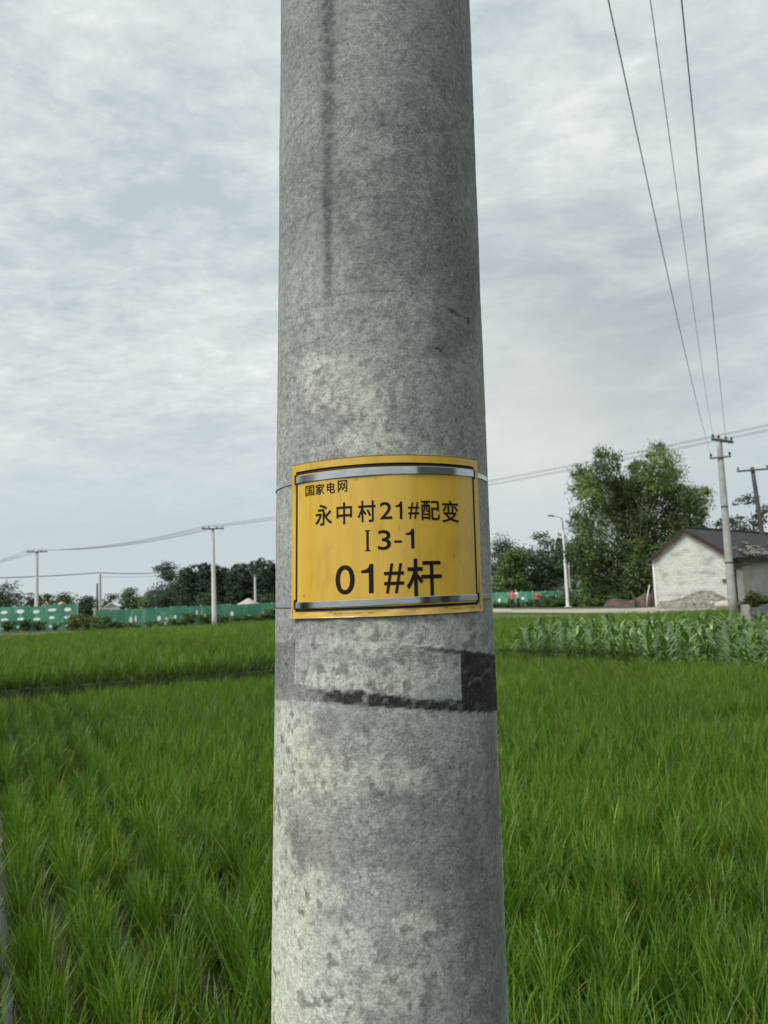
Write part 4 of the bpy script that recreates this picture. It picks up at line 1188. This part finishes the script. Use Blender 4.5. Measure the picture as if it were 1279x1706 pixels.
marks_a = lambda r_: [(.5 + r_.uniform(-.06, .06), z, r_.uniform(.32, .5), r_.uniform(.18, .26)) for z in (.20, .52, .82)]
marks_b = lambda r_: [(r_.uniform(.15, .4), r_.uniform(.35, .65), r_.uniform(.14, .26), r_.uniform(.25, .45)), (r_.uniform(.6, .85), r_.uniform(.3, .7), r_.uniform(.10, .2), r_.uniform(.2, .5))][:r_.choice((0, 1, 2, 2))]
fa0, fa1, fb0, fb1 = gpt(-190, 1062), gpt(128, 1050), gpt(158, 1051), gpt(500, 1034.5)
hoarding('green_hoarding', 'tall green hoarding whose panels carry three rows of white prints', fa0, fa1, 1.85, 12, marks_a)
hoarding('green_hoarding', 'lower green hoarding overgrown with scrub behind the pale crossarm pole', fb0, fb1, 1.38, 14, marks_b)
fc0, fc1 = dpt(770, 990, 78), dpt(1046, 990, 70)
hoarding('green_hoarding', 'green hoarding along the track behind the people and the street lamp', fc0, fc1, 1.35, 13, marks_b)


def scrub(variants, spots, label, group, hrange):
    for i, (p, s) in enumerate(spots):
        c = copy_tree(variants[i % len(variants)]); c.location = (p.x, p.y, -.03); c.rotation_euler.z = i * 2.3; c.scale = (s, s, s * rr.uniform(*hrange))
        c['label'] = label; c['group'] = group


b1 = tree('shrub', 'dull green scrub bush sprouting in front of the tall printed hoarding', (fa0.x, fa0.y - 1.5, -.03), 1.25, 1.5, 420, .20, *MD, 81, 'bush', 'scrub before the tall hoarding', 'shrub')
b2 = tree('shrub', 'olive scrub bush in the gap between the two green hoardings', (gpt(138, 1052).x, gpt(138, 1052).y, -.03), 1.35, 2.0, 480, .20, *YL, 82, 'bush', 'scrub in the hoarding gap', 'shrub')
b3 = copy_tree(b2); q_ = gpt(154, 1051); b3.location = (q_.x, q_.y, -.03); b3.rotation_euler.z = 2; b3.scale = (.8, .8, .9)
spA = [(fa0.lerp(fa1, f) + Vector((0, -.7, 0)), rr.uniform(.45, .75)) for f in (.52, .67, .75, .83, .91, .985)]
scrub([b1], spA, 'dull green scrub bush sprouting in front of the tall printed hoarding', 'scrub before the tall hoarding', (.9, 1.3))
b4 = tree('shrub', 'leafy scrub bush growing against the lower overgrown hoarding', tuple(fb0.lerp(fb1, .05) + Vector((0, -.8, -.03))), 1.3, 1.5, 420, .20, *LT, 83, 'bush', 'scrub before the lower hoarding', 'shrub')
spB = [(fb0.lerp(fb1, (k + .5) / 20 + rr.uniform(-.012, .012)) + Vector((0, -.75 - rr.random() * .5, 0)), rr.uniform(.35, .85)) for k in range(20)] + [(fb0.lerp(fb1, (k + .3) / 12 + rr.uniform(-.015, .015)) + Vector((0, -1.1 - rr.random() * .6, 0)), rr.uniform(.3, .6)) for k in range(12)]
scrub([b4, b1], spB, 'leafy scrub bush growing against the lower overgrown hoarding', 'scrub before the lower hoarding', (.8, 1.25))
b5 = tree('shrub', 'dense green bush along the track in front of the hoarding by the street lamp', tuple(dpt(905, 990, 71) - Vector((0, 0, hgt(905, 990, 71) + .03))), 1.4, 1.9, 520, .20, *MD, 84, 'bush', 'bushes along the track', 'shrub')
spC = []
for k in range(26):
    px = 900 + k * 5.6 + rr.uniform(-2, 2); p = dpt(px, 990, 69.5 - k * .15 + rr.uniform(-.8, .8)); p.z = 0; spC.append((p, rr.uniform(.75, 1.15) * (1.0 if px > 930 else .62)))
for k in range(13):
    p = dpt(822 + k * 7.0 + rr.uniform(-2, 2), 990, 73 + rr.uniform(-.8, .8)); p.z = 0; spC.append((p, rr.uniform(.38, .62)))
scrub([b5, b4], spC, 'dense green bush along the track in front of the hoarding by the street lamp', 'bushes along the track', (.85, 1.2))

# soil heap with dead stalks at the foot of the bamboo
ps = dpt(1064, 990, 63); mb = MB(); hv = []
for j in range(14):
    for i in range(20):
        x, y = (i / 19 - .5) * 5.6, (j / 13 - .5) * 2.6; e = max(0, 1 - (x / 2.7) ** 2 - (y / 1.25) ** 2)
        hv.append((x, y, .95 * e ** .6 * (.75 + .3 * math.sin(x * 2.1)) + (.08 * rr.random() if e > 0 else -.06)))
mb.add(hv, [(j * 20 + i, j * 20 + i + 1, (j + 1) * 20 + i + 1, (j + 1) * 20 + i) for j in range(13) for i in range(19)])
M['red_soil'] = simple('reddish_soil', (.055, .040, .032), (.13, .095, .075), 2.5, .95)
o = mb.build('soil_heap', M['red_soil']); o.location = (ps.x, ps.y, 0); o.rotation_euler.z = -.3; tag(o, 'reddish brown soil heap at the foot of the bamboo', 'soil heap')
for k, (px, hh, ln) in enumerate(((1076, 1.6, .35), (1058, 1.2, -.3), (1084, 1.3, .2))):
    p = dpt(px, 990, 61.5); mb = MB(); mb.tube([(0, 0, -.05), (ln * .3, 0, hh * .5), (ln, .1, hh)], [.07, .055, .04], 7)
    o = mb.build('bare_stake', M['pale_concrete' if k == 0 else 'bark'], smooth=True); o.location = (p.x, p.y, 0)
    tag(o, ('pale slanting stake stuck in the ground beside the reddish soil heap', 'thin brown stake leaning over the reddish soil heap', 'short dark stake between the soil heap and the white gable')[k], 'stake')


# ---------------------------------------------------------------- small far buildings
def small_house(name, label, px, d, w, dep, he, hr, rz, wall, roofm, cat='house', win=0):
    p = dpt(px, 990, d); root = empty(name, (p.x, p.y, 0), rz); tag(root, label, cat)
    mb = MB()
    b = [(-w / 2, -dep / 2), (w / 2, -dep / 2), (w / 2, dep / 2), (-w / 2, dep / 2)]
    vs = [(x, y, -.1) for x, y in b] + [(x, y, he) for x, y in b] + [(0, -dep / 2, hr), (0, dep / 2, hr)]
    mb.add(vs, [(0, 1, 5, 8, 4), (1, 2, 6, 5), (2, 3, 7, 9, 6), (3, 0, 4, 7)]); mb.build('wall', M[wall], root)
    mb = MB(); o_ = .3; sl = (hr - he) / (w / 2)
    for s in (-1, 1):
        e = (s * (w / 2 + o_), he - sl * o_)
        a = [(0, -dep / 2 - o_, hr + .03), (0, dep / 2 + o_, hr + .03), (e[0], dep / 2 + o_, e[1] + .03), (e[0], -dep / 2 - o_, e[1] + .03)]
        u_ = [(x, y, z + .12) for x, y, z in a]
        mb.add(a + u_, [(0, 1, 2, 3), (7, 6, 5, 4), (0, 3, 7, 4), (3, 2, 6, 7), (2, 1, 5, 6)])
    mb.build('roof', M[roofm], root)
    for k in range(win):
        mb = MB(); mb.box((-w / 2 + w * (k + .6) / (win + .2), -dep / 2 - .02, he * .55), (.9, .06, 1.0)); mb.build('window', M['dark_gap'], root)
    return root


M['pale_wall'] = simple('pale_wall', (.42, .43, .40), (.54, .55, .51), .8, .9)
M['pale_roof'] = simple('pale_roof', (.13, .13, .12), (.20, .20, .185), .8, .85)
M['pink_wall'] = simple('pink_wall', (.50, .30, .25), (.62, .40, .34), .8, .85)
M['white_wall'] = simple('white_wall', (.66, .68, .68), (.76, .78, .78), .8, .8)
small_house('farm_house', 'small pale gabled house behind the bushes between lamp post and bamboo', 966, 99, 3.4, 6, 1.9, 3.2, RAD(-28), 'pale_wall', 'pale_roof', win=1)
small_house('farm_shed', 'low shed with a white roof edge next to the small pale gabled house', 1000, 92, 5.0, 4, 1.7, 2.25, RAD(70), 'pale_wall', 'pale_roof', 'shed')
small_house('long_shed', 'long low grey shed roof behind the people on the track', 872, 98, 4.5, 12, 1.5, 2.5, RAD(68), 'grey_render', 'pale_roof', 'shed')
small_house('white_house', 'small white house far off behind the hoarding gap', 189, 118, 1.3, 2.5, 1.5, 1.9, RAD(10), 'pale_wall', 'white_wall', win=1)
small_house('white_house', 'second little house with a grey roof beside the white roofed one far off', 176, 116, 2.4, 3, .7, 1.15, RAD(-60), 'pale_wall', 'pale_roof')
small_house('pink_shed', 'small pink shed peeping over the tall printed hoarding', 103, 88, .9, 1.6, 1.75, 2.05, RAD(30), 'pink_wall', 'pink_wall', 'shed')
small_house('pink_shed', 'tiny reddish hut peeping over the tall hoarding near the thin pale pole', 77, 90, .35, .9, 1.9, 2.2, RAD(20), 'pink_wall', 'pink_wall', 'shed')
pm = dpt(409, 990, 98); hv = []
for j in range(14):
    for i in range(22):
        x, y = (i / 21 - .5) * 6.4, (j / 13 - .5) * 3; e = max(0, 1 - (x / 3.1) ** 2 - (y / 1.4) ** 2)
        hv.append((x, y, 1.75 * e ** .5 * (.74 + .2 * math.sin(x * 1.6 + .9)) + (.22 * rr.random() if e > 0 else -.06)))
mb = MB(); mb.add(hv, [(j * 22 + i, j * 22 + i + 1, (j + 1) * 22 + i + 1, (j + 1) * 22 + i) for j in range(13) for i in range(21)])
M['pale_earth'] = simple('pale_earth', (.36, .32, .27), (.50, .46, .40), 1.2, .95)
o = mb.build('earth_mound', M['pale_earth'], smooth=True); o.location = (pm.x, pm.y, 0); tag(o, 'pale earth mound under the dark poplars', 'earth mound')


# ---------------------------------------------------------------- maize plot
def maize(seed, h):
    r_ = random.Random(seed); root = []; n = 15
    az, L, le, be, w, col, zs = [], [], [], [], [], [], []
    a = r_.uniform(0, 6.28)
    for k in range(n):
        f = k / (n - 1); zs.append(h * (.06 + .62 * f)); az.append(a + (k % 2) * math.pi + r_.uniform(-.5, .5)); L.append(h * r_.uniform(.52, .76) * (1 - .2 * f))
        le.append(r_.uniform(.45, .8) * (1 - .3 * f)); be.append(r_.uniform(2.1, 3.2) * (1 - .22 * f)); w.append(.060 * r_.uniform(.75, 1.2))
        g = r_.random(); col.append((.042 + .125 * g, .098 + .175 * g, .018 + .042 * g))
    A = lambda x: np.array(x, float)
    rt_ = np.stack([np.zeros(n), np.zeros(n), A(zs)], 1)
    co, q, c = blades(rt_, A(az), A(L), A(le), A(be), A(w) * 1.3, A(col), A(col) * 1.12, 6)
    st = MB(); st.tube([(0, 0, -.02), (.01, .01, h * .4), (0, 0, h * .74)], [.016, .013, .006], 6)
    sv, sf = np.array(st.v), [f for f in st.f if len(f) == 4]
    co2 = np.concatenate([co, sv]); q2 = np.concatenate([q, np.array(sf) + len(co)]); c2 = np.concatenate([c, np.tile([.07, .12, .035], (len(sv), 1))])
    return npmesh('maize_plant', co2, q2, M['corn'], col=c2)


MZL, MZG = 'waist-high maize plant with broad arching leaves in the plot before the house', 'maize plants in the plot'
protos = [maize(100 + k, h) for k, h in enumerate((.92, .82, 1.0, .74, .88, .68, .96))]
A_, B_, C_, D_ = gpt(868, 1076, 0.45), gpt(1320, 1093, 0.45), dpt(1330, 990, 25.5), dpt(905, 990, 25.0)
spots = []
NRW, NCL = 18, 16
for j in range(NRW):
    for i in range(NCL):
        f, g = (i + rr.uniform(-.25, .25)) / (NCL - 1), (j + rr.uniform(-.3, .3)) / (NRW - 1)
        g = g * .9 + .1 * g * g
        a = A_.lerp(D_, g); b = B_.lerp(C_, g); p = a.lerp(b, f); spots.append(p)
for i, p in enumerate(spots):
    o = protos[i] if i < len(protos) else protos[rr.randrange(len(protos))].copy()
    if i >= len(protos): COL.objects.link(o)
    o.location = (p.x, p.y, 0); s = rr.uniform(.80, 1.15); s *= .93; o.scale = (s, s, s * 1.02); o.rotation_euler = (rr.uniform(-.08, .08), rr.uniform(-.08, .08), rr.uniform(0, 6.28))
    tag(o, MZL, 'maize plant', MZG)


# ---------------------------------------------------------------- people on the track
def skin_chain(name, verts, edges, rads, mat, parent, root=0, sub=2):
    me = bpy.data.meshes.new(name); me.from_pydata(verts, edges, []); ob = bpy.data.objects.new(name, me); COL.objects.link(ob)
    ob.modifiers.new('s', 'SKIN').use_smooth_shade = True
    for k, r_ in enumerate(rads): me.skin_vertices[0].data[k].radius = (r_, r_) if not isinstance(r_, tuple) else r_
    me.skin_vertices[0].data[root].use_root = True
    ob.modifiers.new('d', 'SUBSURF').levels = sub
    dg = bpy.context.evaluated_depsgraph_get(); m2 = bpy.data.meshes.new_from_object(ob.evaluated_get(dg)); bpy.data.objects.remove(ob)
    o = link_mesh(name, m2, mat, parent)
    m2.polygons.foreach_set('use_smooth', [True] * len(m2.polygons)); return o


M['skin'] = simple('skin', (.32, .19, .13), (.38, .23, .16), 9, .55)
M['hair'] = simple('black_hair', (.01, .009, .008), (.02, .018, .016), 9, .5)
M['trouser'] = simple('dark_trousers', (.018, .019, .024), (.03, .03, .036), 9, .85)
M['orange_shirt'] = simple('orange_red_shirt', (.42, .085, .05), (.50, .11, .07), 6, .8)
M['red_shirt'] = simple('red_shirt', (.40, .025, .03), (.50, .04, .045), 6, .8)
M['white_shirt'] = simple('white_shirt', (.60, .61, .62), (.70, .71, .72), 6, .8)


def person(label, px, d, h, rz, shirt, armpose, step, lean_):
    p = dpt(px, 990, d); root = empty('person', (p.x, p.y, .014), rz); tag(root, label, 'person', None); s = h / 1.70
    V, E, R_ = [], [], []

    def add(v_, r_, par=None):
        V.append(Vector(v_) * s); R_.append(r_ * s if not isinstance(r_, tuple) else (r_[0] * s, r_[1] * s))
        if par is not None: E.append((par, len(V) - 1))
        return len(V) - 1
    L_ = lean_
    pel = add((0, 0, .93), (.13, .10)); wa = add((0, L_ * .2, 1.08), (.12, .09), pel); ch = add((0, L_ * .6, 1.28), (.15, .10), wa); nk = add((0, L_, 1.44), .055, ch)
    hd0 = add((0, L_ * 1.1 - .01, 1.50), .06, nk); hd1 = add((0, L_ * 1.15 - .015, 1.58), (.078, .09), hd0); hd2 = add((0, L_ * 1.1, 1.655), (.065, .075), hd1)
    nose = add((0, L_ * 1.15 - .115, 1.565), .012, hd1)
    for sx in (-1, 1):
        e_ = add((sx * .085, L_ * 1.15, 1.57), .014, hd1)
    hips, arms_ = [], []
    for sx in (-1, 1):
        st = step * sx
        hp = add((sx * .095, 0, .86), .085, pel); kn = add((sx * .10, -st * .5 - .02, .48), .06, hp); an = add((sx * .10, -st + .02, .085), .042, kn); to = add((sx * .11, -st - .13, .035), .035, an)
        hips.append((hp, kn, an))
        ax, ay, az_ = armpose[0 if sx < 0 else 1]
        sh = add((sx * .19, L_ * .85, 1.375), .058, ch); el = add((sx * (.24 + ax * .4), L_ * .8 - ay * .45, 1.375 - .28 + az_ * .25), .042, sh)
        wr = add((sx * (.25 + ax * .5), L_ * .7 - ay, 1.375 - .52 + az_ * .55), .030, el)
        pm_ = V[wr] / s; dn = (pm_ - V[el] / s).normalized(); sd = Vector((0, 1, 0)) if abs(dn.y) < .8 else Vector((0, 0, 1))
        pa = add(pm_ + dn * .06, (.038, .022), wr)
        for q in range(4):
            f0 = add(pm_ + dn * .11 + sd * (q - 1.5) * .021, .010, pa); f1 = add(pm_ + dn * (.15 + .012 * (q in (1, 2))) + sd * (q - 1.5) * .023 - Vector((sx * .012, 0, 0)), .0085, f0)
        th_ = add(pm_ + dn * .07 + sd * -.05, .010, pa); add(pm_ + dn * .105 + sd * -.06, .009, th_)
        arms_.append((sh, el, wr))
    skin_chain('body', V, E, R_, M['skin'], root)
    g = lambda i: V[i]
    sv = [g(pel) + Vector((0, 0, .02)), g(wa), g(ch), g(nk) - Vector((0, 0, .04 * s))]; se = [(0, 1), (1, 2), (2, 3)]; sr = [(.15 * s, .12 * s), (.14 * s, .11 * s), (.168 * s, .12 * s), .07 * s]
    for sh, el, wr in arms_:
        b = len(sv); sv += [g(sh), g(sh).lerp(g(el), .8)]; se += [(2, b), (b, b + 1)]; sr += [.075 * s, .062 * s]
    skin_chain('shirt', sv, se, sr, M[shirt], root)
    tv_ = [g(pel) + Vector((0, 0, .05 * s)), g(pel) - Vector((0, 0, .04 * s))]; te = [(0, 1)]; tr_ = [(.145 * s, .115 * s), (.15 * s, .118 * s)]
    for hp, kn, an in hips:
        b = len(tv_); tv_ += [g(hp) - Vector((0, 0, .05 * s)), g(kn), g(an) + Vector((0, 0, .03))]; te += [(1, b), (b, b + 1), (b + 1, b + 2)]; tr_ += [.10 * s, .075 * s, .062 * s]
    skin_chain('trousers', tv_, te, tr_, M['trouser'], root)
    skin_chain('hair', [g(hd1) + Vector((0, .03, .03)) * s, g(hd2) + Vector((0, .015, .012)) * s], [(0, 1)], [(.085 * s, .088 * s), (.076 * s, .085 * s)], M['hair'], root)
    return root


person('person in an orange-red shirt and dark trousers standing on the track beside another in white', 852.5, 63.5, 1.62, RAD(150), 'orange_shirt', ((.05, .02, 0), (.10, .18, .25)), .06, .02)
person('person in a white shirt bending slightly toward the one in orange-red', 862.5, 64.2, 1.66, RAD(-80), 'white_shirt', ((.05, .30, .45), (.05, .25, .30)), .12, -.14)
person('person in a red shirt and dark trousers standing alone further along the track', 893.5, 65.0, 1.45, RAD(170), 'red_shirt', ((.03, .05, 0), (.03, .10, .1)), .05, .0)


# ---------------------------------------------------------------- unseen house and tree added behind the path to darken the strap reflections
t = NT('plastered_wall'); t.base(t.ramp(t.noise(.5, 5, .6), [(.3, (.10, .10, .095)), (.7, (.16, .16, .15))])); M['dark_plaster'] = t.set(.9, 0, .2)
bh = empty('unseen_house', (9.3, -4.0, 0), RAD(82)); tag(bh, 'unseen dark plastered house added behind the path to be mirrored in the steel straps', 'house')
mb = MB(); mb.box((0, 0, 2.3), (7.0, 6.0, 4.8)); mb.build('wall', M['dark_plaster'], bh)
mb = MB(); mb.add([(-3.9, -3.4, 4.7), (3.9, -3.4, 4.7), (3.9, 3.4, 4.7), (-3.9, 3.4, 4.7), (-3.9, 0, 6.6), (3.9, 0, 6.6)], [(0, 1, 5, 4), (3, 4, 5, 2), (0, 4, 3), (1, 2, 5), (3, 2, 1, 0)]); mb.build('roof', M['tiles'], bh)
for x in (-1.8, 1.6):
    mb = MB(); mb.box((x, 3.02, 1.9), (1.3, .08, 1.4)); mb.build('window', M['dark_gap'], bh)
bt = tree('broadleaf_tree', 'unseen dense tree added beside the path to darken one end of the steel straps', (-9.5, -1.2, 0), 5.2, 4.6, 1500, .30, *DK, 95)
